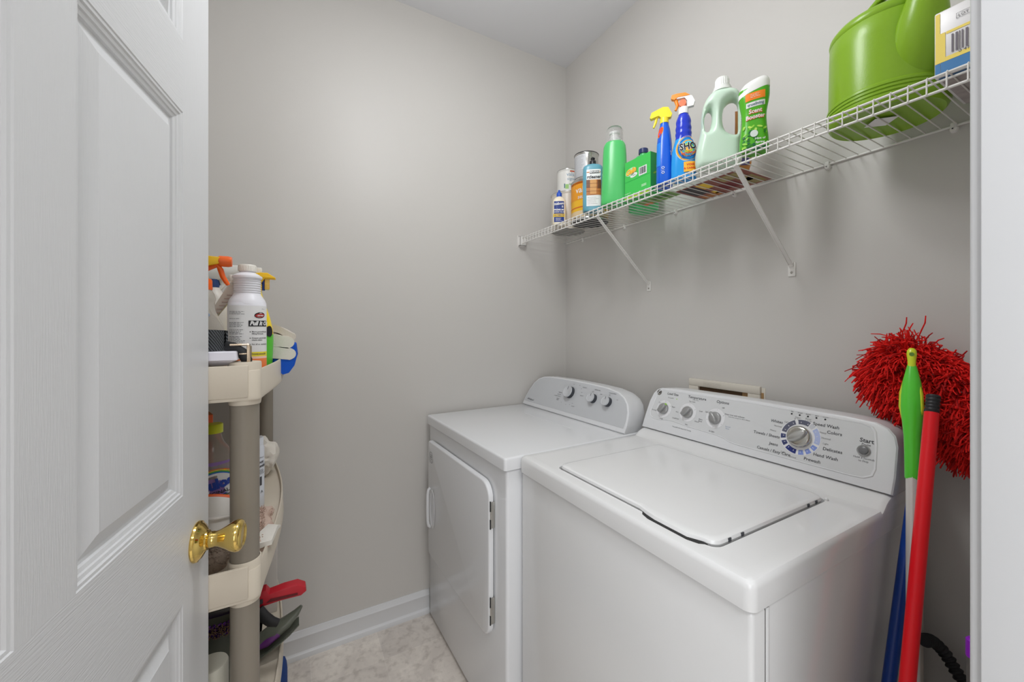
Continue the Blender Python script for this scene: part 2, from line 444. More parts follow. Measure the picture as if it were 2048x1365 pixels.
for z in (0.715, 0.41):
    h = MB(); h.box(0.6285, 0.632, -0.012, 0.004, z - .042, z + .042, CHROME, 0.001); h.box(0.6288, 0.6325, -0.013, -0.010, z - .044, z - .014, GAP); h.box(0.6288, 0.6325, -0.013, -0.010, z + .012, z + .044, GAP)
    h.build('hinge', dd)
f = frame((0.088, -0.016, 0.748), (1, 0, 0), (0, 0, 1), 0.0005)
m = MB(); n_ = 36
for k in range(n_):
    a, b = 2 * PI * k / n_, 2 * PI * (k + 1) / n_
    m.add([f(0.024 * math.cos(a), 0.024 * math.sin(a)), f(0.024 * math.cos(b), 0.024 * math.sin(b)), f(0.0225 * math.cos(b), 0.0225 * math.sin(b)), f(0.0225 * math.cos(a), 0.0225 * math.sin(a))], [[0, 1, 2, 3]], INK)
m.text(f, 'CLEAN', 0.008, INK, 0, 0.011); m.text(f, 'LINT', 0.010, INK, 0, 0.002, bold=.02); m.text(f, 'SCREEN', 0.007, INK, 0, -0.007); m.text(f, 'EACH USE', 0.005, INK, 0, -0.015)
m.build('round_sticker', dd)
# console
P0 = Vector((0, 0.512, 0.918)); TU = Vector((0, 0.07, 0.155)).normalized(); NU = Vector((1, 0, 0)).cross(TU)   # NU points to the front and up
co = [(0.0, 0.0), (0.70, 0.0), (0.702, 0.03), (0.695, 0.075), (0.68, 0.108), (0.655, 0.133), (0.62, 0.150), (0.56, 0.161), (0.46, 0.166), (0.35, 0.168), (0.24, 0.168), (0.15, 0.166), (0.10, 0.159),
      (0.065, 0.145), (0.038, 0.120), (0.018, 0.082), (0.006, 0.045)]
m = MB()
m.prism(co, P0, (1, 0, 0), TU, -NU * -0.0 + Vector((0, 0.0, 0)) + NU * 0.004, PLASW, 0.0035, 3)
back = []
for q, s_ in ((0.0, 1.0), (0.018, 0.997), (0.020, 0.993), (0.045, 0.985), (0.075, 0.955), (0.095, 0.90)):
    ring = []
    for (x, t) in co:
        p = P0 + Vector((1, 0, 0)) * (0.351 + (x - 0.351) * (1 - (1 - s_) * 0.25)) + TU * (t * s_)
        p = Vector((p.x, p.y + q, p.z if t > 0.001 else 0.917)); ring.append(p)
    back.append(ring)
m.loft(back, PLASW)
con = D('console', m, angle=30)
fo = frame(P0 + NU * 0.0042, (1, 0, 0), TU, 0.0)
m = MB()
fc = [(0.351 + (x - 0.351) * 0.972, 0.018 + t * 0.855) for x, t in co]
m.add([fo(x, t, 0.0006) for x, t in fc], [list(range(len(fc)))], SILV)
T = lambda s_, sz, x, y, **k: m.text(fo2, s_, sz, INK, x, y, **k)
fo2 = frame(P0 + NU * 0.0056, (1, 0, 0), TU, 0.0)
T('Whirlpool', 0.0135, 0.060, 0.031, shear=.2)
for i, (s_, x, y) in enumerate([('TIMED DRY', .270, .098), ('HEAVY DRY', .268, .088), ('AUTOMATIC DRYING', .258, .079), ('WRINKLE', .268, .068), ('SHIELD', .268, .062), ('40', .30, .055), ('30', .335, .050), ('20', .36, .054),
                     ('OFF', .345, .160 - .012), ('80', .385, .148), ('60', .402, .134), ('MORE DRY', .420, .142), ('DRY', .412, .118), ('LESS DRY', .418, .104), ('OFF', .375, .062), ('AIR DRY', .385, .050),
                     ('TEMPERATURE', .500, .142), ('LOW', .478, .132), ('HIGH', .528, .128), ('WRINKLE SHIELD', .588, .140), ('OFF', .575, .132), ('ON', .622, .118)]):
    T(s_, 0.0052 if len(s_) > 5 else 0.0048, x, y)
m.build('fascia', con, smooth=False, recalc=False)
for (x, y, r) in ((0.338, 0.108, 0.027), (0.492, 0.103, 0.0195), (0.578, 0.102, 0.0195)):
    R = Matrix((( 1, TU.x, NU.x, 0), (0, TU.y, NU.y, 0), (0, TU.z, NU.z, 0), (0, 0, 0, 1)))
    R.translation = P0 + Vector((1, 0, 0)) * x + TU * y + NU * 0.005
    m = MB(); m.M = R
    m.lathe([(r * 1.02, 0), (r * 1.0, 0.004), (r * 0.96, 0.017)], DARK, (0, 0, 0), 40)
    m.lathe([(r * 0.99, 0.016), (r * 0.99, 0.019), (r * 0.95, 0.0215), (r * 0.90, 0.0205), (r * 0.02, 0.0205)], SILV, (0, 0, 0), 40)
    m.box(-0.0008, 0.0008, r * 0.3, r * 0.85, 0.0204, 0.0213, INK)
    m.build('knob', con)

# ------------------------------------------------------------------ washer (world aligned: front faces -x)
WX0, WX1, WY0, WY1 = 0.612, 1.27, 0.345, 1.045
# local: x across from left (=world -y), y to the back (=world +x)
WSH = thing('washing_machine', 'white top load washing machine with a blue cycle ring dial, beside the dryer', 'washing machine', (WX0, WY1, 0), -PI / 2)
WW = WY1 - WY0
def L_(X, Y): return (WY1 - Y, X - WX0)
m = MB(); m.box(0.004, WW - .004, 0.006, 0.66, 0.014, 0.872, ENAMEL2, 0.008, 3)
m.box(WW - .0045, WW - .0025, 0.045, 0.052, 0.02, 0.868, ENAMEL2, 0.0008)
m.box(WW - .0052, WW - .0038, 0.040, 0.0425, 0.02, 0.868, mat('seam_grey', (120, 120, 120)))
for x in (0.06, WW - .06):
    for y in (0.07, 0.6): m.lathe([(0.02, 0), (0.02, 0.015)], DARK, (x, y, 0), 16)
m.build('cabinet', WSH)
# deck with a recess for the lid
m = MB()
lx0, lx1 = L_(0, 0.905)[0], L_(0, 0.437)[0]; ly0, ly1 = 0.045, 0.450
def deck_outline(sc): return rrect(0 + sc, WW - sc, 0 + sc, 0.665 - sc, 0.016 - sc * .5, 5)
outer = [(deck_outline(0.0), 0.8735), (deck_outline(0.0), 0.908), (deck_outline(0.0018), 0.915), (deck_outline(0.006), 0.9195), (deck_outline(0.012), 0.921), (deck_outline(0.03), 0.9205)]
rings = [[Vector((x, y, z)) for x, y in o_] for o_, z in outer]
# inner ring matched to the lid opening
seg = 6
lidr = rrect(lx0 - .005, lx1 + .005, ly0 - .005, ly1 + .005, 0.022, 5)
rings += [[Vector((x, y, 0.9205)) for x, y in lidr], [Vector((x, y, 0.9195)) for x, y in rrect(lx0 - .004, lx1 + .004, ly0 - .004, ly1 + .004, 0.021, 5)], [Vector((x, y, 0.905)) for x, y in rrect(lx0 - .003, lx1 + .003, ly0 - .003, ly1 + .003, 0.02, 5)]]
m.loft(rings, ENAMEL2, True, True)
# raised rear band the console stands on
band = [(0.480, 0.9195), (0.487, 0.9215), (0.495, 0.927), (0.505, 0.935), (0.518, 0.941), (0.530, 0.944), (0.62, 0.946), (0.655, 0.945), (0.664, 0.938), (0.666, 0.88)]
rb = []
for x in (0.0, 0.0015, 0.006, 0.012, WW - .012, WW - .006, WW - .0015, WW):
    e = min(x, WW - x); dz = {0.0: 0.008, 0.0015: 0.004}.get(round(e, 4), 0.001 if e < .01 else 0)
    xi = 0.001 + x * (WW - 0.002) / WW
    rb.append([(xi, y, max(0.905, z - dz)) for y, z in band[:-1]] + [(xi, 0.6645, 0.905), (xi, 0.480, 0.905)])
m.loft(rb, ENAMEL2, True, True)
deck = m.build('top_deck', WSH, angle=30)
# lid, front edge swelling forward at the grip
def lid_ring(g, z, sc=0.0):
    pts = []
    base = rrect(lx0 + sc, lx1 - sc, ly0 + sc, ly1 - sc, 0.022, 5)
    # insert the bump along the front edge (between bl and br arcs)
    bl, br = base[5], base[6]
    gx0, gx1 = L_(0, 0.605)[0], lx1 - 0.004
    out = base[:6]
    for k in range(1, 17):
        x = bl[0] + (br[0] - bl[0]) * k / 17
        t = (x - gx0) / (gx1 - gx0)
        bump = g * min(1, max(0, t) * 5) * min(1, max(0, 1 - t) * 6) if 0 < t < 1 else 0
        out.append((x, bl[1] - bump))
    out += base[6:]
    return [Vector((x, y, z)) for x, y in out]
m = MB(); m.loft([lid_ring(0.010, 0.913, 0.003), lid_ring(0.012, 0.9215, 0.0), lid_ring(0.010, 0.9270, 0.0015), lid_ring(0.007, 0.9295, 0.005), lid_ring(0.003, 0.9300, 0.012), lid_ring(0.0, 0.9303, 0.06)], ENAMEL2)
lid = m.build('lid', WSH, angle=30)
m = MB(); gx0, gx1 = L_(0, 0.60)[0], lx1 - 0.012
pts = [(gx0, 0), (gx0 + .01, -0.012), (gx0 + .03, -0.019), (gx1 - .03, -0.019), (gx1 - .01, -0.012), (gx1, 0)]
m.prism(pts, (0, ly0 - .001, 0.9200), (1, 0, 0), (0, 1, 0), (0, 0, 0.0014), GAP)  # dark plate laid on the deck as the shadow before the lid grip
m.build('grip_shadow', deck)
for x, y in ((lx1 + .0, ly0 + .045), (lx1 + .0, ly0 + .085), (lx1 + .0, ly0 + .33), (lx1 + .0, ly0 + .365)):
    b = MB(); b.box(x - .001, x + .0012, y - .004, y + .004, 0.9195, 0.9262, DARK, 0.0004); b.build('bumper', lid)
b = MB(); b.lathe([(0.004, 0.919), (0.004, 0.924), (0.002, 0.926)], WHITE, (lx1 + .004, ly1 - .004, 0), 12); b.build('hinge_pin', lid)
# console
wx = L_(1.145, 0)[1]
P0 = Vector((0, wx, 0.9455)); TU = Vector((0, 0.055, 0.144)).normalized(); NU = Vector((1, 0, 0)).cross(TU)
co = [(0.0, 0.0), (WW, 0.0), (WW + .001, 0.04), (WW - .002, 0.105), (WW - .008, 0.128), (WW - .022, 0.144), (WW - .045, 0.1535), (WW - .10, 0.157), (0.35, 0.160), (0.10, 0.158), (0.045, 0.154), (0.026, 0.146),
      (0.014, 0.130), (0.006, 0.10), (0.001, 0.04)]
m = MB()
rings = []
for d, s_ in ((0.0, 0.0), (0.004, 0.0), (0.0075, 0.0025), (0.0085, 0.006)):
    ring = []
    for (x, t) in co:
        sx = 1 - 2 * s_ / WW; xx = WW / 2 + (x - WW / 2) * sx; tt = t - s_ if t > 0.02 else t
        ring.append(P0 + Vector((xx, 0, 0)) + TU * tt + NU * d)
    rings.append(ring)
m.loft(rings, PLASW, False, True)
back = []
for q, s_ in ((0.0, 1.0), (0.03, 0.995), (0.07, 0.98), (0.10, 0.93), (0.11, 0.85)):
    ring = []
    for (x, t) in co:
        p = P0 + Vector((WW / 2 + (x - WW / 2) * (1 - (1 - s_) * .2), 0, 0)) + TU * (t * s_); p.y += q; p.z = max(p.z, 0.9455) if t > .001 else 0.9452
        ring.append(p)
    back.append(ring)
m.loft(back, PLASW)
con = m.build('console', WSH, angle=30)
m = MB()
ins = [(0.035, 0.060), (0.022, 0.045), (0.050, 0.033), (0.078, 0.031)]
def csp(y, t): return (WY1 - y, t)
# fascia outline in (x,t): left end, swoop, right end
fc = [csp(1.026, .060), csp(1.021, .046), csp(1.008, .038), csp(.985, .036), csp(.965, .038), csp(.945, .042), csp(.92, .043), csp(.86, .037), csp(.76, .033), csp(.735, .029), csp(.715, .022), csp(.69, .0195),
      csp(.55, .018), csp(.42, .017), csp(.395, .019), csp(.380, .028), csp(.376, .045), csp(.380, .10), csp(.385, .130), csp(.393, .142), csp(.41, .1475), csp(.69, .1535), csp(.99, .149), csp(1.006, .144), csp(1.014, .130)]
fo = frame(P0 + NU * 0.0086, (1, 0, 0), TU, 0.0)
cxm, cym = sum(p[0] for p in fc) / len(fc), sum(p[1] for p in fc) / len(fc)
def sh(k): return [(p[0] + (cxm - p[0]) * k * .25, p[1] + (cym - p[1]) * k) for p in fc]
m.loft([[fo(x, t, 0.0) for x, t in sh(0)], [fo(x, t, 0.0014) for x, t in sh(0.02)], [fo(x, t, 0.0012) for x, t in sh(0.045)], [fo(x, t, 0.0004) for x, t in sh(0.06)]], PLASW, False, False)
m.add([fo(x, t, 0.0004) for x, t in sh(0.06)], [list(range(len(fc)))], FASC)
f2 = frame(P0 + NU * 0.0094, (1, 0, 0), TU, 0.0)
def T(s_, sz, y, t, mt=INK, **k): m.text(f2, s_, sz, mt, WY1 - y, t, **k)
def disc(y, t, r0, r1, mt, a0=0, a1=2 * PI, n=32, k=0.0):
    for i in range(n):
        a, b = a0 + (a1 - a0) * i / n, a0 + (a1 - a0) * (i + 1) / n; cx, cy = WY1 - y, t
        m.add([f2(cx + r1 * math.cos(a), cy + r1 * math.sin(a), k), f2(cx + r1 * math.cos(b), cy + r1 * math.sin(b), k), f2(cx + r0 * math.cos(b), cy + r0 * math.sin(b), k), f2(cx + r0 * math.cos(a), cy + r0 * math.sin(a), k)], [[0, 1, 2, 3]], mt)
DK, DT = 0.9677, 0.0790
dials = ((0.9677, 0.0790), (0.8716, 0.084), (0.7729, 0.0835))
HALO = mat('pale_dial_ring', (226, 226, 228), rough=0.4)
for (y, t) in dials: disc(y, t, 0.016, 0.031, HALO)
T('Load Size', 0.0120, .945, .1360, bold=.01); T('Temperature', 0.0125, .850, .1370, bold=.012); T('Wash / Rinse', 0.0045, .853, .1290); T('Options', 0.0125, .760, .1370, bold=.012)
T('PreciseFill', 0.0058, .950, .1215, mat('grey_ink', (120, 120, 122))); disc(.925, .1215, 0, .0018, mat('lime_mark', (160, 215, 80)))
for s_, y, t in (('Mini', .990, .098), ('Super', .930, .092), ('Small', .918, .055), ('Large', .968, .043), ('Ex Large', 1.006, .068), ('Tap Cold', .865, .122), ('Cold', .826, .096), ('Warm', .832, .060), ('Hot', .866, .043), ('Cold', .905, .055), ('Hot', .912, .078),
                 ('Off', .755, .120), ('Spin', .805, .098), ('Extra', .820, .070), ('Rinse', .820, .064), ('Ex Spin', .775, .041)):
    T(s_, 0.0062, y, t)
T('Deep rinse with softener', 0.0060, .715, .103); T('extra rinse and spin for fabric softener', 0.0042, .700, .097)
T('Second', 0.0055, .728, .066, mat('blue_grey_ink', (130, 150, 180))); T('Rinse', 0.0055, .728, .060, mat('blue_grey_ink', (130, 150, 180)))
T('PreciseFill with Auto Load Sensing', 0.0052, .880, .026)
for (y, t), offs in zip(dials, ((90, 150, 200, 270, 330, 30),) * 3):
    for a in offs:
        a = math.radians(a); cx, cy = WY1 - y, t
        m.text(f2, '-', 0.010, INKB, cx + .0275 * math.cos(a), cy + .0275 * math.sin(a), rot=a, bold=.01)
BD = (0.5355, 0.0815)
RC = {'slate': (92, 94, 112), 'navy': (38, 50, 120), 'nav2': (58, 66, 110), 'blue': (130, 150, 215), 'lav': (176, 188, 226), 'pale': (198, 200, 206)}
segs = [(66, 104, 'slate'), (114, 172, 'slate'), (180, 196, 'nav2'), (205, 222, 'nav2'), (230, 266, 'navy'), (274, 290, 'blue'), (298, 314, 'blue'), (322, 338, 'blue'), (346, 402, 'lav'), (408, 426 - 4, 'pale')]
disc(BD[0], BD[1], 0.020, 0.0475, HALO, n=48)
for a0, a1, c_ in segs: disc(BD[0], BD[1], 0.0335, 0.0455, mat('ring_' + c_, RC[c_], rough=.4), math.radians(a0), math.radians(a1), 8, 0.0003)
for a in (72, 96, 124, 144, 164, 188, 213, 238, 258, 282, 306, 330, 356, 376, 394):
    ar = math.radians(a); m.text(frame(P0 + NU * 0.0100, (1, 0, 0), TU, 0.0), '-', 0.014, HALO, WY1 - BD[0] + .0385 * math.cos(ar), BD[1] + .0385 * math.sin(ar), rot=ar)
for s_, y, t, z in (('Whites', .597, .110, .0105), ('Speed Wash', .484, .1230, .0112), ('Colors', .464, .1080, .0112), ('Towels / Sheets', .617, .0690, .0108), ('Jeans', .594, .0475, .0108), ('Casuals / Easy Care', .592, .0290, .0108),
                    ('Delicates', .462, .0655, .0108), ('Hand Wash', .474, .0465, .0108), ('Prewash', .500, .0300, .0108)): T(s_, z, y, t, bold=.012)
G2 = mat('grey_ink', (120, 120, 122))
for s_, y, t in (('Light', .572, .114), ('Normal', .592, .098), ('Heavy', .602, .084), ('Drain', .548, .131), ('& Spin', .548, .126), ('Rinse', .524, .132), ('& Spin', .524, .127), ('Heavy', .488, .104), ('Normal', .479, .091), ('Light', .478, .078), ('Light', .567, .033), ('Normal', .545, .026)): T(s_, 0.0062, y, t, G2)
for i in range(5):
    y = .5646 - i * .01925; disc(y, .1385, 0, .0023, INKB, n=10); T(('Fill', 'Wash', 'Rinse', 'Spin', 'Done')[i], 0.0052, y, .1445)
T('Start', 0.0135, .4005, .1050, bold=.02); T('Pause', 0.0075, .4005, .0960); T('Hold 3 Seconds', 0.0062, .4010, .0640); T('to Stop', 0.0062, .4010, .0575)
# round emblem
ly, lt = 1.0035, .1350
disc(ly, lt, 0, .0105, CHROME); disc(ly, lt, .0078, .0092, INK, k=.0003); m.text(frame(P0 + NU * 0.0100, (1, 0, 0), TU, 0.0), 'GE', 0.0100, INKB, WY1 - ly, lt, shear=.2, bold=.02)
m.build('fascia', con, smooth=False, recalc=False)
def kmat(y, t):
    R = Matrix(((1, TU.x, NU.x, 0), (0, TU.y, NU.y, 0), (0, TU.z, NU.z, 0), (0, 0, 0, 1))); R.translation = P0 + Vector((WY1 - y, 0, 0)) + TU * t + NU * 0.0094
    return R
for (y, t), ang in zip(dials, (50, 45, 130)):
    m = MB(); m.M = kmat(y, t)
    m.lathe([(0.0195, 0), (0.0195, 0.005), (0.0180, 0.0075), (0.016, 0.0085), (0.002, 0.0088)], KNOBG, (0, 0, 0), 40)
    m.M = m.M @ Matrix.Rotation(math.radians(ang), 4, 'Z')
    bl = [[Vector((x, s_ * w_, z)) for x, w_ in ((-0.0185, 0.0055), (-0.008, 0.0085), (0.006, 0.008), (0.0215, 0.0042))] for z, s_ in ((0.008, 1),)]
    for z, k_ in ((0.006, 1.0), (0.016, 0.86), (0.019, 0.62)):
        pass
    rings = []
    for z, k_ in ((0.007, 1.0), (0.014, 0.93), (0.0175, 0.80), (0.019, 0.45)):
        o_ = [(-0.0185, -0.0045), (-0.008, -0.0085), (0.006, -0.008), (0.0200, -0.0038), (0.0200, 0.0038), (0.006, 0.008), (-0.008, 0.0085), (-0.0185, 0.0045)]
        rings.append([Vector((a_ * (0.6 + 0.4 * k_), b_ * k_, z)) for a_, b_ in o_])
    m.loft(rings, KNOBG)
    if ang == 50: m.box(0.0165, 0.0225, -0.003, 0.003, 0.008, 0.0148, mat('lime_tip', (150, 205, 70)), 0.0006)
    m.build('knob', con, angle=50)
m = MB(); m.M = kmat(*BD)
m.lathe([(0.0275, 0), (0.0275, 0.008), (0.0262, 0.0115), (0.0235, 0.0135), (0.018, 0.0142), (0.001, 0.0142)], CHROME, (0, 0, 0), 48)
m.M = m.M @ Matrix.Rotation(math.radians(40), 4, 'Z')
rings = []
for z, k_ in ((0.012, 1.0), (0.019, 0.95), (0.0225, 0.82), (0.0240, 0.5)):
    rings.append([Vector((0.0255 * math.cos(a) * (.6 + .4 * k_), 0.0115 * math.sin(a) * k_, z)) for a in [i * 2 * PI / 20 for i in range(20)]])
m.loft(rings, mat('satin_steel', (186, 186, 184), rough=.3, metal=.8)); m.build('cycle_dial', con, angle=50)
m = MB(); m.M = kmat(.4031, .0815)
m.lathe([(0.0125, -0.001), (0.0125, 0.003), (0.011, 0.004), (0.0095, 0.003)], KNOBG, (0, 0, 0), 32); m.lathe([(0.0092, 0.0), (0.0088, 0.005), (0.006, 0.0062), (0.001, 0.0065)], mat('start_grey', (110, 110, 112), rough=.3), (0, 0, 0), 32)
m.build('start_button', con)

# ------------------------------------------------------------------ recessed washer outlet box on the wall
OB = thing('washer_outlet_box', 'cream plastic washer outlet box set in the wall above the washing machine console', 'outlet box', (XR, 0.864, 1.03))
CREAM = mat('cream_plastic', (214, 208, 196), rough=.35); TAN = mat('tan_interior', (176, 140, 96), rough=.6)
m = MB()
y0, y1, z0, z1 = -0.132, 0.132, -0.11, 0.088
for a in ((y0, y1, z1 - .026, z1), (y0, y1, z0, z0 + .036), (y0, y0 + .04, z0 + .036, z1 - .026), (y1 - .04, y1, z0 + .036, z1 - .026)):
    m.box(-0.012, 0, a[0], a[1], a[2], a[3], CREAM, 0.0015)
m.build('face_frame', OB)
m = MB(); m.box(-0.0035, 0.0, y0 + .038, y1 - .038, z0 + .034, z1 - .024, mat('brown_interior', (92, 70, 48), rough=.7)); m.box(-.004, 0, y0 + .038, y0 + .062, z0 + .034, z1 - .026, TAN); m.build('box_interior', OB)
m = MB(); m.box(-0.0015, 0, y0 - .012, y1 + .004, z0 - .004, z1 - .004, CREAM, .0006); m.box(-0.0035, 0, y0 - .007, y0, z0, z1 - .02, TAN); m.build('trim_flange', OB)
fl = frame((-0.0121, 0.04, z1 - .012), (0, -1, 0), (0, 0, 1), .0003)
m = MB(); lines(m, fl, -0.03, 0.04, -0.012, 0.006, 4, mat('faint_print', (170, 164, 152)), .0009); m.build('embossed_print', OB, recalc=False)

# ------------------------------------------------------------------ wire shelf
SX0, SX1, SZ = 1.05, 1.3475, 1.785
SH = thing('wire_shelf', 'white vinyl coated wire shelf fixed high along the right wall', 'shelf', (XR, 0.94, SZ))
def W2(p): return Vector((p[0] - XR, p[1] - 0.94, p[2] - SZ))
m = MB(); r = 0.00135; y = 0.112
ys = []
while y < YB - 0.01: ys.append(y); y += 0.0262
for y in ys:
    m.tube([W2(p) for p in ((SX1 - .001, y, SZ - .0015), (SX0 + .003, y, SZ - .0015), (SX0, y, SZ - .004), (SX0 - .0005, y, SZ - .034))], r, WIRE, 8)
m.build('deck_wires', SH)
m = MB()
for x, z, r2 in ((SX0 + .0035, SZ - .0045, .0026), (SX0 + .0022, SZ - .034, .0027), (SX0 + .030, SZ - .0045, .0024), (SX1, SZ - .0045, .0028)):
    m.tube([W2((x, 0.100, z)), W2((x, YB - .006, z))], r2, WIRE, 10)
m.build('long_rails', SH)
for y in (1.199, 0.642):
    m = MB(); a, b = Vector((SX0 + .006, y, SZ - .030)), Vector((XR - .010, y, 1.505))
    d = (b - a).normalized(); n = Vector((d.z, 0, -d.x))
    pr = [(-0.0065, 0.002), (-0.0065, -0.0015), (-0.005, -0.0025), (0.005, -0.0025), (0.0065, -0.0015), (0.0065, 0.002), (0.0045, 0.002), (0.004, 0.0), (-0.004, 0.0), (-0.0045, 0.002)]
    m.loft([[W2(q + Vector((0, p_[0], 0)) + n * p_[1]) for p_ in pr] for q in (a, a + d * .02, b - d * .02, b)], WIRE)
    m.box(XR - .010 - XR, XR - .0005 - XR, y - .94 - .0065, y - .94 + .0065, 1.500 - SZ, 1.512 - SZ, WIRE, .001)
    m.box(-.0035, -.0003, y - .94 - .0105, y - .94 + .0105, 1.470 - SZ, 1.512 - SZ, WIRE, .001)
    m.lathe([(0.004, 0), (0.0035, -.0015), (0.001, -.002)], CHROME, (-.0035, y - .94, 1.482 - SZ), 12, 'X')
    m.tube([W2((SX0 - .002, y, SZ - .036)), W2((SX0 + .010, y, SZ - .030)), W2((SX0 + .02, y, SZ - .012)), W2((SX0 + .034, y, SZ - .009))], (0.003), WIRE, 8)
    m.build('support_brace', SH)
for y in (1.64, 1.34, 1.062, 0.821, 0.548, 0.30):
    m = MB(); m.lathe([(0.0075, 0), (0.0075, -.006), (0.0055, -.009), (0.001, -.010)], WIRE, (0, y - .94, -.012), 14, 'X')
    m.box(-.010, 0, y - .94 - .005, y - .94 + .005, -.013, .003, WIRE, .002); m.lathe([(.0016, -.0095), (.0016, -.0108)], DARK, (0, y - .94 + .001, -.011), 8, 'X')
    m.build('wall_clip', SH)
m = MB()
x0 = SX0 - .008 - XR
m.box(x0, x0 + .036, YB - .94 - .024, YB - .94 - .020, -.046, .004, WIRE, .001); m.box(x0 - .004, x0 + .036, YB - .94 - .003, YB - .94, -.048, .010, WIRE, .001)
m.box(x0, x0 + .003, YB - .94 - .024, YB - .94, -.046, .004, WIRE, .0008); m.box(x0, x0 + .036, YB - .94 - .024, YB - .94, -.046, -.042, WIRE, .0008); m.box(x0, x0 + .030, YB - .94 - .024, YB - .94, .001, .004, WIRE, .0008)
m.box(x0 + .033, x0 + .036, YB - .94 - .024, YB - .94, -.046, -.030, WIRE, .0008); m.lathe([(.002, -.0042), (.002, -.003)], DARK, (x0 + .002, YB - .94, .007), 8, 'Y')
m.build('end_bracket', SH)

# ------------------------------------------------------------------ things on the wire shelf
ZS = SZ + 0.0003
def can(name, label, loc, r, h, body, lid_m, bottom_m, rz, art=None, group=None, bulge=0.0025):
    t = thing(name, label, 'paint can', loc, rz, group)
    m = MB(); m.lathe([(r - .003, 0.002), (r + .001, 0), (r + .0015, .004), (r - .0005, .007), (r - .0005, h - .010), (r + .001, h - .008), (r + .0018, h - .004), (r + .001, h - .0005), (r - .003, h - .001), (r - .004, h - .005)], body, (0, 0, 0), 48, cap0=False, cap1=False)
    m.lathe([(r + .0012, 0.0), (r - .003, 0.0015), (r - .004, 0.003), (.001, 0.003)], bottom_m, (0, 0, 0), 48, cap0=False)
    m.build('can_body', t)
    m = MB(); m.lathe([(r - .004, h - .006), (r - .010, h - .006), (r - .014, h - .003), (.001, h - .003)], lid_m, (0, 0, 0), 48, cap0=False); m.lathe([(r + .0022, h - .0045), (r + .0024, h - .002), (r + .0006, h)], lid_m, (0, 0, 0), 48, cap0=False, cap1=False)
    m.build('can_lid', t)
    if art:
        m = MB(); fn = lambda u, v, k=0.0: Vector(((r + .0004 + k) * math.cos(-PI / 2 + u / r), (r + .0004 + k) * math.sin(-PI / 2 + u / r), h / 2 + v))
        art(m, fn, r, h); m.build('paper_label', t, recalc=False)
    return t
def face_to(x, y):   # yaw that turns local -Y to the camera
    return math.atan2(-(-x), -(y)) if False else math.atan2(-x, y) + 0.0
TIN = mat('tin_metal', (196, 194, 190), rough=.25, metal=.85, var=.06, scale=6); TINB = mat('dark_can_bottom', (48, 48, 50), rough=.45, metal=.4)
WCAN = mat('white_can', (222, 221, 216), rough=.4); BEIGE = mat('clear_beige_can', (205, 198, 186), rough=.3, var=.05)
ORG = mat('orange_label', (226, 150, 30), rough=.45); YEL = mat('yellow_label', (232, 178, 40), rough=.45); RUST = mat('dark_orange_label', (205, 105, 35), rough=.45)
def gaze(x, y, off=0.0):
    return math.atan2(-x, y) + off        # local -Y points at the camera
def art_plain(m, fn, r, h):
    m.patch(fn, -r * 2.6, r * 2.6, -h / 2 + .012, h / 2 - .014, 40, 1, BEIGE)
    lines(m, lambda u, v, k=0: fn(u, v, .0005), -.07, -.02, -.06, .06, 20, mat('faint_print2', (186, 182, 176)), .0012, 4)
can('gallon_paint_can', 'large pale paint can at the left end of the shelf, behind the glue bottle', (1.20, 1.573, ZS), 0.082, 0.180, BEIGE, TIN, mat('grey_can_bottom', (120, 118, 112), rough=.4), gaze(1.2, 1.573), art_plain)
def art_vw(m, fn, r, h):
    m.patch(fn, -r * 2.8, r * 2.8, -h / 2 + .010, h / 2 - .012, 40, 1, WCAN)
    f = lambda u, v, k=0: fn(u, v, .0006)
    BL = mat('sky_ink', (120, 150, 175))
    m.text(f, 'valspar', 0.026, BL, .030, .030); m.text(f, 'signature', 0.020, BL, .033, .008)
    m.patch(f, -.012, .004, -.040, -.018, 2, 1, mat('leaf_box', (150, 195, 110))); m.patch(f, -.018, -.013, -.036, -.014, 2, 1, mat('teal_box', (70, 110, 120)))
    m.patch(f, .006, .05, -.020, -.016, 4, 1, mat('leaf_green', (110, 170, 90))); m.patch(f, .010, .05, h / 2 - .018, h / 2 - .012, 4, 1, mat('red_band', (190, 80, 50)))
can('quart_paint_can', 'small white paint can with blue lettering, stacked on the large pale can', (1.205, 1.580, ZS + .1805), 0.052, 0.120, WCAN, TIN, TIN, gaze(1.205, 1.58, .0), art_vw)
def art_or(m, fn, r, h):
    m.patch(fn, -r * 2.8, r * 2.8, -h / 2 + .012, h / 2 - .012, 44, 1, YEL)
    f = lambda u, v, k=0: fn(u, v, .0005); g = lambda u, v, k=0: fn(u, v, .0012)
    m.patch(f, -r * 2.8, r * 2.8, .0 - .002, h / 2 - .012, 44, 1, ORG); m.patch(f, -r * 2.8, r * 2.8, h / 2 - .022, h / 2 - .0125, 44, 1, RUST)
    m.patch(f, -r * 2.8, r * 2.8, -.037, -.032, 44, 1, RUST); m.patch(f, -r * 2.8, r * 2.8, -h / 2 + .0125, -.050, 44, 1, mat('tan_label', (214, 190, 150)))
    m.text(g, 'valspar', 0.038, WHITE, -.012, .040, bold=.01); m.text(g, 'seasons', 0.026, WHITE, -.014, .010); m.text(g, 'valspar', 0.014, WHITE, .12, .03)
can('gallon_paint_can', 'large orange and yellow labelled paint can on the shelf behind the wood cleaner bottle', (1.184, 1.392, ZS), 0.082, 0.180, TIN, TIN, TINB, gaze(1.184, 1.392), art_or)
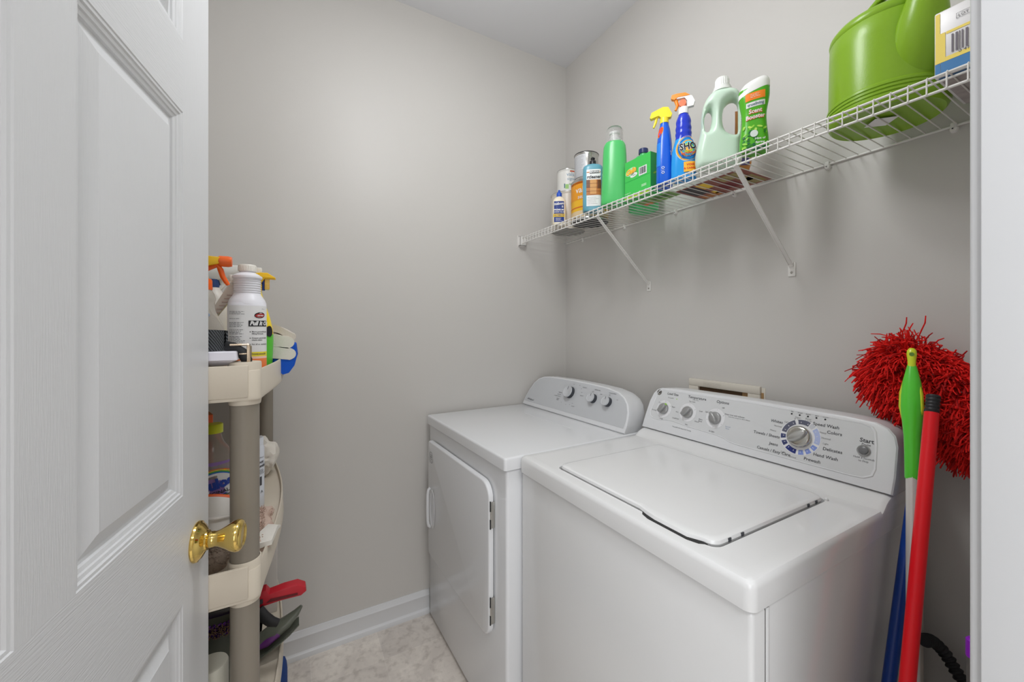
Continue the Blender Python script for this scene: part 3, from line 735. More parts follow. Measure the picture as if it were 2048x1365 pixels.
def art_sil(m, fn, r, h):
    f = lambda u, v, k=0: fn(u, v, .0004)
    m.patch(fn, -r * 1.5, -r * .05, -h / 2 + .010, h / 2 - .012, 16, 1, mat('grey_print_panel', (196, 197, 200), rough=.4))
    lines(m, f, -r * 1.4, -r * .15, -h / 2 + .012, h / 2 - .016, 16, mat('grey_ink', (120, 120, 122)), .0010, 7)
    m.patch(f, r * .15, r * .22, -.045, h / 2 - .012, 1, 1, mat('scratch', (110, 108, 104)))
can('quart_paint_can', 'small bare silver paint can stacked on top of the orange labelled can', (1.160, 1.385, ZS + .1805), 0.0525, 0.118, TIN, TINB, TIN, gaze(1.16, 1.385), art_sil)

# wood glue bottle
t = thing('glue_bottle', 'small cream glue bottle with blue label and cap at the shelf left end', 'glue bottle', (1.088, 1.492, ZS), gaze(1.088, 1.492, .12))
GL = mat('cream_bottle', (236, 226, 202), rough=.35); B = Body([(0, .027, .017, 3), (.004, .030, .019, 3), (.10, .0295, .019, 3), (.115, .0285, .018, 2.6), (.128, .019, .014, 2.2), (.133, .011, .011, 2)])
m = MB(); B.geo(m, GL); m.build('bottle_body', t)
m = MB(); m.lathe([(.0125, .132), (.0125, .148), (.010, .152), (.0055, .156), (.0045, .164), (.001, .165)], mat('blue_cap', (38, 84, 190), rough=.35), seg=24); m.build('cap', t)
NAV = mat('navy_label', (36, 60, 132), rough=.4)
m = MB(); f = B.fn(.0, .0005); g = B.fn(.0, .0012); h_ = B.fn(.0, .0018)
m.patch(f, -.026, .020, .012, .108, 12, 10, NAV); m.patch(g, -.030, .022, .036, .050, 10, 2, mat('gold_band', (226, 190, 50)))
m.text(h_, 'Titebond', .0165, WHITE, -.004, .096, bold=.03, rot=.10); m.text(h_, 'II', .013, WHITE, .012, .082, bold=.03); m.text(g, 'PREMIUM', .0105, WHITE, -.004, .068, bold=.03); m.text(g, 'WOOD GLUE', .008, WHITE, -.004, .058, bold=.02)
m.text(h_, 'ULTIMATE', .009, NAV, -.003, .043, bold=.02); lines(m, g, -.018, .012, .016, .032, 4, WHITE, .0012, 5)
m.build('front_label', t, recalc=False)

# wood floor cleaner
t = thing('floor_cleaner_bottle', 'teal wood cleaner bottle with a black pump top and a photo label of brown floorboards', 'cleaner bottle', (1.082, 1.252, ZS), gaze(1.082, 1.252, .05))
TEAL = mat('teal_bottle', (98, 158, 176), rough=.3)
B = Body([(0, .038, .024, 3.2), (.004, .0405, .026, 3.4), (.170, .0405, .026, 3.4), (.182, .038, .0245, 3), (.190, .030, .02, 2.5), (.194, .014, .013, 2)])
m = MB(); B.geo(m, TEAL); m.build('bottle_body', t)
m = MB(); BK = mat('black_cap', (30, 31, 34), rough=.35)
m.lathe([(.0135, .193), (.0135, .207), (.012, .209), (.0065, .210), (.006, .214), (.0095, .217), (.0085, .221), (.0035, .225), (.001, .226)], BK, seg=28); m.build('pump_cap', t)
m = MB(); f = B.fn(0, .0006); g = B.fn(0, .0013)
m.patch(f, -.026, .030, .018, .166, 14, 12, WHITE)
WD = mat('floorboard_print', (176, 108, 52), rough=.4, var=.35, scale=40); WD2 = mat('dark_board_print', (110, 66, 38), rough=.4, var=.3, scale=40)
m.patch(g, -.026, .030, .062, .124, 14, 4, WD); h_ = B.fn(0, .0018)
m.patch(h_, -.026, -.012, .092, .124, 4, 2, WD2); m.patch(h_, .016, .030, .088, .122, 4, 2, WD2); m.patch(h_, -.012, .012, .066, .124, 4, 4, mat('sheen_print', (206, 150, 90), var=.2, scale=40))
for v in (.077, .092, .108): m.patch(B.fn(0, .0021), -.026, .030, v, v + .0012, 12, 1, WD2)
m.patch(g, -.013, .024, .149, .160, 6, 1, INKB); m.text(h_, 'MINWAX', .0110, WHITE, .0055, .1545, bold=.03, sx=.85); m.patch(g, -.025, -.012, .153, .156, 3, 1, mat('copper_line', (200, 120, 60))); m.patch(g, .024, .029, .153, .156, 3, 1, mat('copper_line', (200, 120, 60)))
m.text(g, 'rcleaner', .0185, INKB, .003, .135, bold=.03, sx=.86); lines(m, g, -.022, .026, .024, .056, 5, mat('grey_ink', (120, 120, 122)), .0009, 2)
m.build('front_label', t, recalc=False)

# green liquid bottle with clear dome cap
GRN = mat('green_liquid_bottle', (82, 188, 106), rough=.25, var=.05, scale=5, sss=.3)
t = thing('soap_bottle', 'tall plain green soap bottle with a clear domed cap', 'soap bottle', (1.100, 1.146, ZS), gaze(1.10, 1.146, -.05))
B = Body([(0, .047, .032, 3), (.004, .051, .035, 3), (.06, .050, .034, 2.8), (.14, .046, .032, 2.6), (.20, .044, .031, 2.5), (.230, .041, .030, 2.4), (.243, .034, .028, 2.2), (.247, .018, .018, 2)])
m = MB(); B.geo(m, GRN, 44); m.build('bottle_body', t)
CLR = mat('clear_plastic', (240, 240, 240), rough=.05, trans=.92, ior=1.2, var=0)
m = MB(); m.lathe([(.019, .246), (.019, .256), (.014, .262), (.012, .272), (.016, .276), (.016, .284), (.006, .288), (.001, .288)], mat('white_pump', (232, 232, 230), rough=.3), seg=28); m.build('pump', t)
m = MB(); m.lathe([(.0315, .2455), (.0325, .270), (.0320, .288), (.027, .299), (.018, .305), (.008, .3075), (.001, .308)], CLR, seg=32, cap0=False); m.build('dome_cap', t)

# green handled jug behind
t = thing('handled_jug', 'green handled jug with a navy cap standing behind the green box', 'jug', (1.262, 1.150, ZS), 0)
m = MB(); B = Body([(0, .040, .050, 3.5), (.005, .044, .056, 3.5), (.13, .044, .056, 3.2), (.17, .038, .050, 2.8), (.20, .025, .036, 2.3), (.215, .014, .016, 2)])
GJ = mat('green_jug_plastic', (92, 200, 126), rough=.3, var=.04); B.geo(m, GJ)
m.lathe([(.0155, .212), (.0145, .240)], GJ, (0, 0, 0), 24)
m.tube([(0, .012, .222), (0, .026, .232), (0, .042, .228), (0, .053, .205), (0, .055, .17), (0, .050, .14)], (.0085), GJ, 12)
m.build('jug_body', t)
m = MB(); m.lathe([(.0185, .238), (.0190, .241), (.0185, .256), (.016, .258), (.001, .2582)], mat('navy_cap', (44, 56, 104), rough=.35), seg=28); m.build('cap', t)

# green detergent box
t = thing('detergent_box', 'small bright green cardboard detergent box with an orange logo and barcode', 'box', (1.120, 1.022, ZS), 0)
m = MB(); GB = mat('green_card', (64, 190, 84), rough=.4); GB2 = mat('deep_green_card', (16, 156, 72), rough=.4); x0, x1, y0, y1, hh = -.030, .030, -.060, .060, .140
m.box(x0, x1, y0, y1, 0, hh, GB, .0008, 1); m.build('carton', t, smooth=False)
m = MB(); f = frame((x0, 0, 0), (0, -1, 0), (0, 0, 1), .0005); g = frame((x0, 0, 0), (0, -1, 0), (0, 0, 1), .0010)
OL = mat('orange_logo', (236, 120, 30))
def blob(mm, fn, cx, cy, rx, ry, mt, n=24, rot=0.0):
    cr, sr = math.cos(rot), math.sin(rot)
    mm.add([fn(cx + rx * math.cos(a) * cr - ry * math.sin(a) * sr, cy + rx * math.cos(a) * sr + ry * math.sin(a) * cr) for a in [i * 2 * PI / n for i in range(n)]], [list(range(n))], mt)
blob(m, f, -.030, .098, .026, .014, mat('pale_glow', (170, 226, 170)), rot=.15); m.text(g, 'Gain', .026, OL, -.030, .099, bold=.06, shear=.25, rot=.12); m.text(frame((x0, 0, 0), (0, -1, 0), (0, 0, 1), .0014), 'Gain', .0255, mat('yellow_logo', (250, 216, 70)), -.030, .0995, bold=.015, shear=.25, rot=.12)
blob(m, f, -.016, .082, .017, .0075, WHITE, rot=.1); m.text(g, 'Original', .006, GB2, -.016, .082)
m.patch(f, .008, .044, .070, .100, 1, 1, WHITE); barcode(m, g, .012, .041, .074, .097, INKB, 5)
m.patch(f, -.060, .060, .0645, .0655, 1, 1, GB2); m.patch(f, -.060, .060, .0, .012, 1, 1, mat('lime_edge', (150, 190, 30), var=.3, scale=90)); m.patch(f, .020, .042, .028, .036, 1, 1, mat('pale_glow', (170, 226, 170))); m.text(g, '100% RECYCLED', .0035, GB2, .031, .032)
m.text(g, 'www.gain.com', .005, WHITE, -.045, .022)
e = frame((0, y0, 0), (1, 0, 0), (0, 0, 1), .0005); e2 = frame((0, y0, 0), (1, 0, 0), (0, 0, 1), .001)
m.patch(e, x0 + .001, x1 - .001, .001, hh - .001, 1, 1, GB2)
for k in range(7):
    a = k * .9; blob(m, e2, .012 + .010 * math.cos(a), .085 + .014 * math.sin(a), .006, .0022, mat('yellow_splash', (236, 210, 40)) if k % 2 else mat('lime_splash', (130, 200, 50)), 12, a)
blob(m, e2, -.008, .070, .010, .003, mat('lime_splash', (130, 200, 50)), 12, .5)
m.build('printing', t, recalc=False, smooth=False)

# blue trigger sprays
def spray_head(mb, z, body_m, trig_m, noz_m, s=1.0, style=0):
    """trigger head; nozzle points to local +X"""
    mb.lathe([(.0140 * s, z), (.0140 * s, z + .017 * s), (.011 * s, z + .020 * s)], noz_m if style == 1 else body_m, seg=28)
    o = [(-.022, .022), (-.026, .034), (-.020, .048), (.000, .054), (.030, .053), (.040, .050), (.042, .036), (.020, .034), (.010, .020), (-.010, .018)]
    if style == 2: o = [(-.020, .016), (-.024, .026), (-.012, .050), (.004, .053), (.040, .040), (.046, .024), (.042, .020), (.018, .026), (.008, .016), (-.010, .016)]
    mb.prism([(a * s, b * s) for a, b in o], (0, .010 * s, z), (1, 0, 0), (0, 0, 1), (0, -.020 * s, 0), body_m, .003 * s)
    return
def trigger(mb, z, m_, s=1.0):
    mb.tube([(.014 * s, 0, z + .036 * s), (.024 * s, 0, z + .026 * s), (.028 * s, 0, z + .008 * s), (.034 * s, 0, z - .008 * s)], [.0050 * s, .0050 * s, .0045 * s, .0035 * s], m_, 10)
BLU = mat('royal_blue_bottle', (20, 92, 206), rough=.25, var=.04); YPL = mat('yellow_plastic', (246, 224, 60), rough=.3)
t = thing('spray_bottle', 'slim royal blue spray bottle with a yellow trigger head on the shelf', 'spray bottle', (1.098, 0.910, ZS), gaze(1.098, .910, .0) )
B = Body([(0, .024, .034, 3), (.004, .026, .037, 3), (.09, .025, .034, 2.8), (.15, .023, .027, 2.5), (.19, .018, .018, 2.1), (.215, .0125, .0125, 2)])
m = MB(); B.geo(m, BLU); m.build('bottle_body', t)
m = MB(); spray_head(m, .212, YPL, YPL, YPL, 1.0, 2); m.M = Matrix.Identity(4); hd = m.build('spray_head', t); hd.rotation_euler = (0, 0, PI)
m = MB(); trigger(m, .212, YPL); tr = m.build('trigger', hd)
m = MB(); f = B.fn(0, .0006); g = B.fn(0, .0012)
blob(m, f, -.014, .178, .009, .020, mat('pale_rim', (230, 150, 60)), rot=-.4); blob(m, g, -.0145, .179, .0075, .018, mat('red_orange_badge', (226, 70, 30)), rot=-.4)
m.patch(f, -.034, -.012, .060, .140, 5, 6, mat('sky_wave', (30, 130, 226)))
for v in (.052, .036): blob(m, g, -.004, v, .0045, .0045, WHITE, 16); blob(m, B.fn(0, .0016), -.004, v, .0028, .0028, BLU, 16)
m.text(g, 'oxi', .012, WHITE, .022, .10, rot=PI / 2, bold=.04); m.text(g, 'surface', .004, WHITE, -.004, .044)
m.build('printing', t, recalc=False)
OPL = mat('orange_plastic', (240, 138, 30), rough=.3); SKY = mat('sky_blue_bottle', (36, 150, 226), rough=.25, var=.04); DBL = mat('deep_blue_neck', (36, 58, 190), rough=.2)
t = thing('spray_bottle', 'sky blue stain remover spray bottle with an orange trigger and a rainbow swirl label', 'spray bottle', (1.106, .842, ZS), gaze(1.106, .842, .03))
B = Body([(0, .034, .022, 3.2), (.004, .0375, .025, 3.2), (.04, .0375, .025, 3), (.09, .035, .024, 2.8), (.120, .028, .022, 2.4), (.140, .0235, .0215, 2.1), (.150, .0245, .0225, 2), (.158, .0230, .0215, 2), (.168, .0240, .022, 2), (.178, .0220, .021, 2), (.190, .0225, .0205, 2), (.205, .018, .017, 2), (.215, .0125, .0125, 2)])
m = MB(); B.geo(m, SKY); 
me_o = m.build('bottle_body', t)
for p in me_o.data.polygons:
    if p.center.z > .128: p.material_index = 1
me_o.data.materials.append(DBL)
m = MB(); m.lathe([(.0150, .213), (.0150, .232), (.013, .235)], mat('white_pump', (232, 232, 230), rough=.3), seg=32)
pts = [(-.030, .020), (-.034, .034), (-.026, .052), (-.008, .062), (.020, .064), (.020, .054), (-.004, .052), (-.012, .040), (-.012, .020)]
m.prism(pts, (0, .008, .212), (1, 0, 0), (0, 0, 1), (0, -.016, 0), mat('white_pump', (232, 232, 230), rough=.3), .003)
hd = m.build('spray_head', t); hd.rotation_euler = (0, 0, PI - .15)
m = MB(); m.prism([(-.020, .056), (-.006, .0665), (.020, .070), (.034, .069), (.037, .058), (.026, .052), (.016, .058), (-.008, .056)], (0, .0095, .212), (1, 0, 0), (0, 0, 1), (0, -.019, 0), OPL, .003)
m.tube([(.026, 0, .270), (.022, 0, .262), (.018, 0, .246), (.024, 0, .232)], [.006, .006, .005, .004], OPL, 10); m.lathe([(.011, -.009), (.011, .009)], mat('salmon_plastic', (236, 120, 80), rough=.3), (.002, 0, .248), 20, 'Y'); m.build('trigger', hd)
m = MB()
for k, (r1, r2, mt) in enumerate(((.040, .046, WHITE), (.038, .043, mat('amber', (246, 180, 50))), (.033, .038, mat('cobalt_swirl', (24, 120, 200))), (.026, .030, mat('amber', (246, 180, 50))), (.021, .026, mat('aqua_swirl', (60, 190, 220))), (.015, .018, mat('lime_swirl', (170, 210, 60))), (.010, .012, mat('amber', (246, 180, 50))))):
    blob(m, B.fn(0, .0005 + k * .0004), .013, .094, r1 * .92, r2 * .90, mt, 36)
g = B.fn(0, .0040)
m.patch(B.fn(0, .0034), .000, .036, .018, .050, 8, 4, mat('amber', (246, 180, 50))); m.text(g, 'VOSE', .009, mat('red_ink', (214, 60, 40)), .018, .040, bold=.03); m.text(g, '& CARPET', .008, mat('red_ink', (214, 60, 40)), .018, .029, bold=.03)
m.text(g, 'SHOUT', .031, WHITE, .026, .100, bold=.07, sx=.72, rot=.1); m.text(B.fn(0, .0045), 'SHOUT', .031, INKB, .026, .100, bold=.03, sx=.72, rot=.1)
m.text(g, 'ADVANCED', .0095, mat('red_ink', (214, 60, 40)), .019, .078, bold=.04, rot=.08); m.text(g, 'ACTION GEL', .0075, mat('navy_ink', (30, 60, 150)), .019, .068, bold=.04, rot=.08)
m.build('printing', t, recalc=False)

# pale green laundry jug with handle holes
def holed_solid(outline, holes, T, R, mat_, name, parent, step=.0045):
    """pillow solid standing in the xz plane with see-through holes; T half thickness, R edge rounding"""
    from mathutils.geometry import delaunay_2d_cdt
    def smooth(pts, k=7):
        out = []; n = len(pts)
        for i in range(n):
            p0, p1, p2, p3 = [Vector(pts[(i + q) % n]) for q in (-1, 0, 1, 2)]
            for j in range(k):
                u = j / k; out.append(0.5 * ((2 * p1) + (-p0 + p2) * u + (2 * p0 - 5 * p1 + 4 * p2 - p3) * u * u + (-p0 + 3 * p1 - 3 * p2 + p3) * u ** 3))
        return out
    loops = [smooth(outline)] + [smooth(h) for h in holes]
    def inside(p, L):
        c = False
        for i in range(len(L)):
            a, b = L[i], L[i - 1]
            if (a.y > p.y) != (b.y > p.y) and p.x < (b.x - a.x) * (p.y - a.y) / (b.y - a.y) + a.x: c = not c
        return c
    segs = [(L[i], L[i - 1]) for L in loops for i in range(len(L))]
    def dist(p):
        d = 9
        for a, b in segs:
            ab = b - a; t = max(0, min(1, (p - a).dot(ab) / max(1e-12, ab.length_squared))); d = min(d, (p - a - ab * t).length)
        return d
    V = []; Ed = []
    for L in loops:
        o_ = len(V); V += L; Ed += [(o_ + i, o_ + (i + 1) % len(L)) for i in range(len(L))]
    nb = len(V)
    xs = [p.x for p in loops[0]]; zs = [p.y for p in loops[0]]
    for L, sg in zip(loops, [1] + [-1] * len(holes)):          # inner rows that follow the edges
        n = len(L); area = sum(L[i].x * L[(i + 1) % n].y - L[(i + 1) % n].x * L[i].y for i in range(n))
        for dd in (.0015, .004):
            for i in range(n):
                t = (L[(i + 1) % n] - L[i - 1]).normalized(); nr = Vector((-t.y, t.x)) * (1 if area > 0 else -1) * sg
                q = L[i] + nr * dd
                if dist(q) > dd * .8: V.append(q)
    y = min(zs)
    while y < max(zs):
        x = min(xs)
        while x < max(xs):
            p = Vector((x, y))
            if inside(p, loops[0]) and not any(inside(p, h) for h in loops[1:]) and dist(p) > .0065: V.append(p)
            x += step
        y += step
    r = delaunay_2d_cdt(V, Ed, [], 1, 1e-6); PV, F = r[0], r[2]
    F = [f for f in F if (lambda c: inside(c, loops[0]) and not any(inside(c, h) for h in loops[1:]))(sum((PV[i] for i in f), Vector((0, 0))) / len(f))]
    H = []
    for p in PV:
        d = dist(p); k = min(1, d / R); H.append(T * math.sqrt(max(0, 1 - (1 - k) ** 2)) if d > 1e-5 else 0)
    m = MB(); n = len(PV)
    m.add([(p.x, -h, p.y) for p, h in zip(PV, H)] + [(p.x, h, p.y) for p, h in zip(PV, H)], [list(f) for f in F] + [[i + n for i in reversed(f)] for f in F], mat_)
    bm = bmesh.new(); o = m.build(name, parent, angle=70); bm.from_mesh(o.data); bmesh.ops.remove_doubles(bm, verts=bm.verts[:], dist=1e-6); bmesh.ops.recalc_face_normals(bm, faces=bm.faces[:]); bm.to_mesh(o.data); bm.free()
    for p in o.data.polygons: p.use_smooth = True
    return o
PJ = mat('pale_green_plastic', (200, 222, 204), rough=.3, var=.02, sss=.2)
t = thing('laundry_jug', 'large pale green laundry jug with two handle openings and a ribbed white cap', 'jug', (1.122, .736, ZS), gaze(1.122, .736, .12))
outer = [(-.050, .004), (-.020, .002), (.030, .002), (.056, .004), (.063, .020), (.064, .060), (.062, .10), (.064, .15), (.062, .20), (.052, .226), (.030, .236), (.0, .236), (-.022, .226), (-.038, .20), (-.045, .16), (-.046, .125), (-.054, .085), (-.061, .05), (-.060, .016)]
h1 = [(.018, .115), (.012, .15), (.018, .185), (.038, .200), (.052, .185), (.054, .14), (.052, .100), (.036, .098)]
h2 = [(-.034, .120), (-.036, .160), (-.026, .182), (-.017, .170), (-.017, .145), (-.024, .118)]
holed_solid(outer, [h1, h2], .033, .022, PJ, 'jug_body', t)
m = MB(); m.lathe([(.026, .232), (.026, .238), (.023, .241), (.023, .246), (.019, .248), (.018, .268), (.0165, .272), (.001, .272)], mat('ribbed_cap', (226, 228, 224), rough=.35), (.012, 0, 0), 40)
for k in range(24):
    a = k * 2 * PI / 24; m.box(-.0008, .0008, -.0008, .0008, 0, 0.0001, PJ) if False else m.tube([(.012 + .0188 * math.cos(a), .0188 * math.sin(a), .249), (.012 + .0180 * math.cos(a), .0180 * math.sin(a), .268)], .0010, mat('ribbed_cap', (226, 228, 224)), 5)
m.build('cap', t)

# orange pouch between jug and booster
t = thing('snack_pouch', 'thin orange and blue pouch standing between the pale jug and the scent booster', 'pouch', (1.225, .719, ZS + .013), gaze(1.2, .7, .4))
m = MB(); B = Body([(0, .016, .010, 3), (.02, .022, .014, 2.6), (.11, .024, .012, 2.4), (.175, .024, .003, 2.2), (.185, .024, .001, 2.2)]); B.geo(m, mat('orange_foil', (222, 150, 90), rough=.35, var=.1)); m.build('pouch_body', t)
m = MB(); m.patch(B.fn(0, .0008), -.012, .012, .012, .05, 6, 4, mat('violet_print', (110, 100, 170))); m.build('printing', t, recalc=False)

# scent booster
t = thing('scent_booster_bottle', 'green waisted scent booster bottle with a slanted white cap', 'bottle', (1.102, .618, ZS), gaze(1.102, .618, .1))
B = Body([(0, .031, .022, 2.8), (.004, .034, .024, 2.8), (.03, .0345, .024, 2.6), (.075, .0300, .022, 2.5), (.105, .0295, .022, 2.5), (.145, .0355, .025, 2.5), (.160, .0365, .025, 2.5), (.170, .0365, .025, 2.5)])
GS = mat('leaf_green_sleeve', (80, 170, 30), rough=.3, var=.12, scale=18)
m = MB(); B.geo(m, GS)
m.build('bottle_body', t)
m = MB(); rings = [sring(z, .0370 - .000, .0255, 2.4) for z in (.158, .172)]
for z, k_ in ((.180, .97), (.188, .88), (.194, .70), (.197, .4)): rings.append(sring(z, .037 * k_, .0255 * k_, 2.4))
for rg in rings:
    for p in rg: p.z += p.x * 0.35 + (.003 if p.z < .16 else 0)
m.loft(rings, mat('white_pump', (232, 232, 230), rough=.3)); m.build('cap', t)
m = MB(); f = B.fn(0, .0006); g = B.fn(0, .0013); h_ = B.fn(0, .0019)
def slant(fn, k): return lambda u, v, kk=0.0: fn(u, v + u * k)
m.patch(slant(f, .12), -.022, .024, .136, .156, 12, 3, mat('orange_band', (240, 130, 30))); lines(m, slant(g, .12), -.010, .014, .141, .152, 3, WHITE, .0009, 9)
m.patch(slant(f, .1), -.020, .024, .118, .131, 12, 2, WHITE); m.text(slant(g, .1), 'trueliving', .0105, mat('grey_blue_ink', (90, 120, 130)), .002, .1245, bold=.02, sx=.95)
RO = mat('red_shadow_ink', (226, 110, 60))
for tx, v in (('Scent', .106), ('Booster', .091)): m.text(slant(g, .08), tx, .0155, RO, .0015, v - .001, bold=.06, sx=.86); m.text(slant(h_, .08), tx, .0152, WHITE, .001, v, bold=.02, sx=.86)
rnd = random.Random(4)
LG = [mat('leaf_a', (30, 120, 40)), mat('leaf_b', (140, 205, 60)), mat('leaf_c', (20, 100, 50)), mat('leaf_d', (180, 220, 90))]
for k in range(34):
    blob(m, B.fn(0, .0006 + k * .00004), rnd.uniform(-.028, .028), rnd.uniform(.008, .070), rnd.uniform(.003, .007), rnd.uniform(.0012, .003), LG[k % 4], 12, rnd.uniform(0, 3))
blob(m, B.fn(0, .0022), -.002, .045, .0085, .0095, mat('pearl', (206, 216, 210), rough=.2)); m.patch(B.fn(0, .0008), -.034, .034, .001, .010, 12, 2, mat('dark_green_base', (20, 90, 50)))
m.text(B.fn(0, .0026), 'Hint of', .0080, WHITE, .011, .030, bold=.02); m.text(B.fn(0, .0026), 'Spring', .0080, WHITE, .011, .020, bold=.02)
m.build('sleeve_print', t, recalc=False)

# watering can
LIME = mat('lime_green_plastic', (130, 170, 34), rough=.3, var=.02, bump=.12, bscale=300, sss=.05)
t = thing('watering_can', 'large lime green plastic watering can at the right end of the wire shelf', 'watering can', (1.192, .374, ZS), 0)
m = MB()
m.lathe([(.001, .004), (.060, .004), (.090, .002), (.096, .0), (.100, .004), (.104, .012), (.1050, .016), (.1050, .020), (.1030, .0215), (.1030, .0225), (.1052, .024), (.1052, .028), (.1030, .0295), (.1030, .0305), (.1052, .032), (.1052, .036), (.1030, .0375), (.1030, .0385), (.1050, .040), (.1048, .045), (.1020, .048),
         (.1015, .10), (.1005, .16), (.0995, .197), (.0985, .1985), (.0995, .200), (.1005, .206), (.099, .212), (.093, .220), (.080, .228), (.062, .233), (.050, .234), (.048, .229)], LIME, seg=72, cap0=True, cap1=False)
m.build('can_body', t)
m = MB(); sp = [(-.036, -.050, .035), (-.043, -.057, .070), (-.056, -.067, .105), (-.076, -.083, .155), (-.083, -.090, .195), (-.090, -.097, .240), (-.100, -.108, .300), (-.112, -.120, .36)]
m.tube(sp, [(.022, .026), (.034, .038), (.038, .042), (.037, .038), (.029, .029), (.024, .024), (.018, .018), (.014, .014)], LIME, 28); m.build('spout', t)
m = MB(); m.tube([(.02, .055, .226), (.018, .052, .245), (.0, .035, .262), (-.02, .0, .272), (-.040, -.030, .268), (-.050, -.05, .245), (-.050, -.055, .220)], [(.012, .009)] * 7, LIME, 14); m.build('handle', t)
m = MB(); ff = lambda u, v, k=0: Vector((-.012 + u, .004 + v, .0012)); 
m.add([(-.006, .036, -.0004), (.024, .006, -.0004), (-.004, -.026, -.0004), (-.034, .006, -.0004)], [[0, 1, 2, 3]], WHITE); 
fb = frame((-.005, .006, -.0004), (0, -1, 0), (1, 0, 0), .0004); barcode(m, fb, -.016, .016, -.007, .004, INKB, 8)
m.build('price_sticker', t, recalc=False, smooth=False)

# boxed wipes on the right
t = thing('product_box', 'white box with yellow and blue edges and a barcode beside the watering can', 'box', (1.165, .190, ZS), 0)
m = MB(); BX = mat('box_white_card', (214, 212, 212), rough=.3); YB_ = mat('box_yellow', (240, 216, 110), rough=.3); BB = mat('box_blue', (74, 128, 180), rough=.3)
x0, x1, y0, y1, hh = -.092, .085, -.070, .075, .124
m.box(x0, x1, y0, y1, .0, hh, BX, .003, 2); m.build('carton', t)
m = MB(); f = frame((x0, 0, 0), (0, -1, 0), (0, 0, 1), .0006); g = frame((x0, 0, 0), (0, -1, 0), (0, 0, 1), .0012); k2 = frame((x0, 0, 0), (0, -1, 0), (0, 0, 1), .0018)
m.patch(f, -.066, .068, .004, .028, 1, 1, BB); m.patch(f, -.073, -.067, .028, hh - .004, 1, 1, YB_); m.patch(f, -.059, .068, .076, .081, 1, 1, YB_); m.patch(f, -.067, -.060, .0285, .081, 1, 1, YB_); m.patch(frame((x0, 0, 0), (0, -1, 0), (0, 0, 1), .0009), -.0735, .068, .026, .034, 1, 1, YB_)
m.patch(f, -.0735, -.0665, .004, .0255, 1, 1, BB)
barcode(m, g, -.052, .02, .038, .072, mat('grey_bar', (110, 104, 112)), 12); m.text(g, '0 41679', .008, INK, -.03, .0345)
m.text(g, 'LOT #', .007, INK, -.034, .1005); m.text(g, 'INT 87', .009, INK, -.012, .092, align='LEFT'); m.text(g, '1 FL', .009, INK, -.016, .117); m.text(g, 'MADE', .008, INK, .0, .107); m.text(g, 'OZ 12', .007, INK, .0, .085)
for a in ((-.046, .010, .0962, .0967), (-.046, .010, .1055, .1060), (-.046, -.0455, .0962, .1060)): m.patch(g, *a, 1, 1, INK)
m.build('printing', t, recalc=False, smooth=False)
b_ = frame((0, 0, 0), (1, 0, 0), (0, -1, 0), .0004)
m = MB(); m.patch(b_, x0 + .004, x1 - .004, -.070, .066, 1, 1, mat('grey_picture', (160, 152, 150), var=.4, scale=50)); m.patch(frame((0, 0, 0), (1, 0, 0), (0, -1, 0), .0008), x0 + .004, x0 + .02, -.070, .066, 1, 1, BB); m.build('bottom_print', t, recalc=False)

# flat packets lying on the wires
def packet(name, label, x0, x1, y0, y1, base, arts, rz=0.0):
    t = thing(name, label, 'packet', ((x0 + x1) / 2, (y0 + y1) / 2, ZS), rz)
    a, b = (x1 - x0) / 2, (y1 - y0) / 2
    m = MB(); nu, nv = 14, 14
    def top(u, v):
        e = max(0, 1 - (u / a) ** 4) * max(0, 1 - (v / b) ** 4); return Vector((u, v, .0012 + .011 * e + .0015 * e * noise.noise(Vector((u * 40, v * 40, 3)))))
    def bot(u, v): return Vector((u, v, .0004))
    m.patch(top, -a, a, -b, b, nu, nv, base); m.patch(bot, -a, a, -b, b, nu, nv, base, rev=True)
    m.box(-a - .003, a + .003, -b, b, .0003, .0012, base)
    m.build('pouch', t)
    m = MB()
    for (u0, u1, v0, v1, mt) in arts: m.patch(lambda u, v, k=0: Vector((u, v, .0001)), u0 * a, u1 * a, v0 * b, v1 * b, 1, 1, mt, rev=True)
    m.build('printing', t, recalc=False); return t
MR = mat('maroon_print', (120, 40, 44), var=.3, scale=60); BRW = mat('brown_print', (150, 100, 60), var=.4, scale=70); CH = mat('charcoal_print', (62, 58, 60), var=.5, scale=90); YP = mat('yellow_print', (238, 200, 60)); TN = mat('tan_print', (196, 130, 70), var=.2, scale=40)
packet('food_packet', 'flat maroon and yellow food packet lying on the wires under the pale jug', 1.176, 1.335, .69, .93, mat('packet_brown', (140, 70, 56), rough=.3, var=.4, scale=30),
       [(-.95, .3, .45, .9, CH), (-.9, -.2, .1, .4, YP), (-.2, .9, -.9, -.5, mat('khaki_print', (160, 146, 96), var=.3, scale=50)), (-.1, .6, -.4, .1, MR), (.55, .95, .3, .9, TN), (.3, .7, .3, .45, YP), (-.9, -.3, -.8, -.2, mat('khaki_print', (160, 146, 96))), (.0, .4, -.75, -.6, YP)])
LFP = mat('leaf_packet', (120, 160, 80), rough=.35, var=.5, scale=45)
packet('seed_packet', 'flat leafy green packet lying on the wires behind the green box', 1.155, 1.208, .925, 1.085, LFP, [(-.8, .1, -.7, .2, mat('leaf_print', (70, 120, 50), var=.4, scale=60)), (.2, .9, .5, .95, mat('carrot_print', (220, 120, 70), var=.2))])

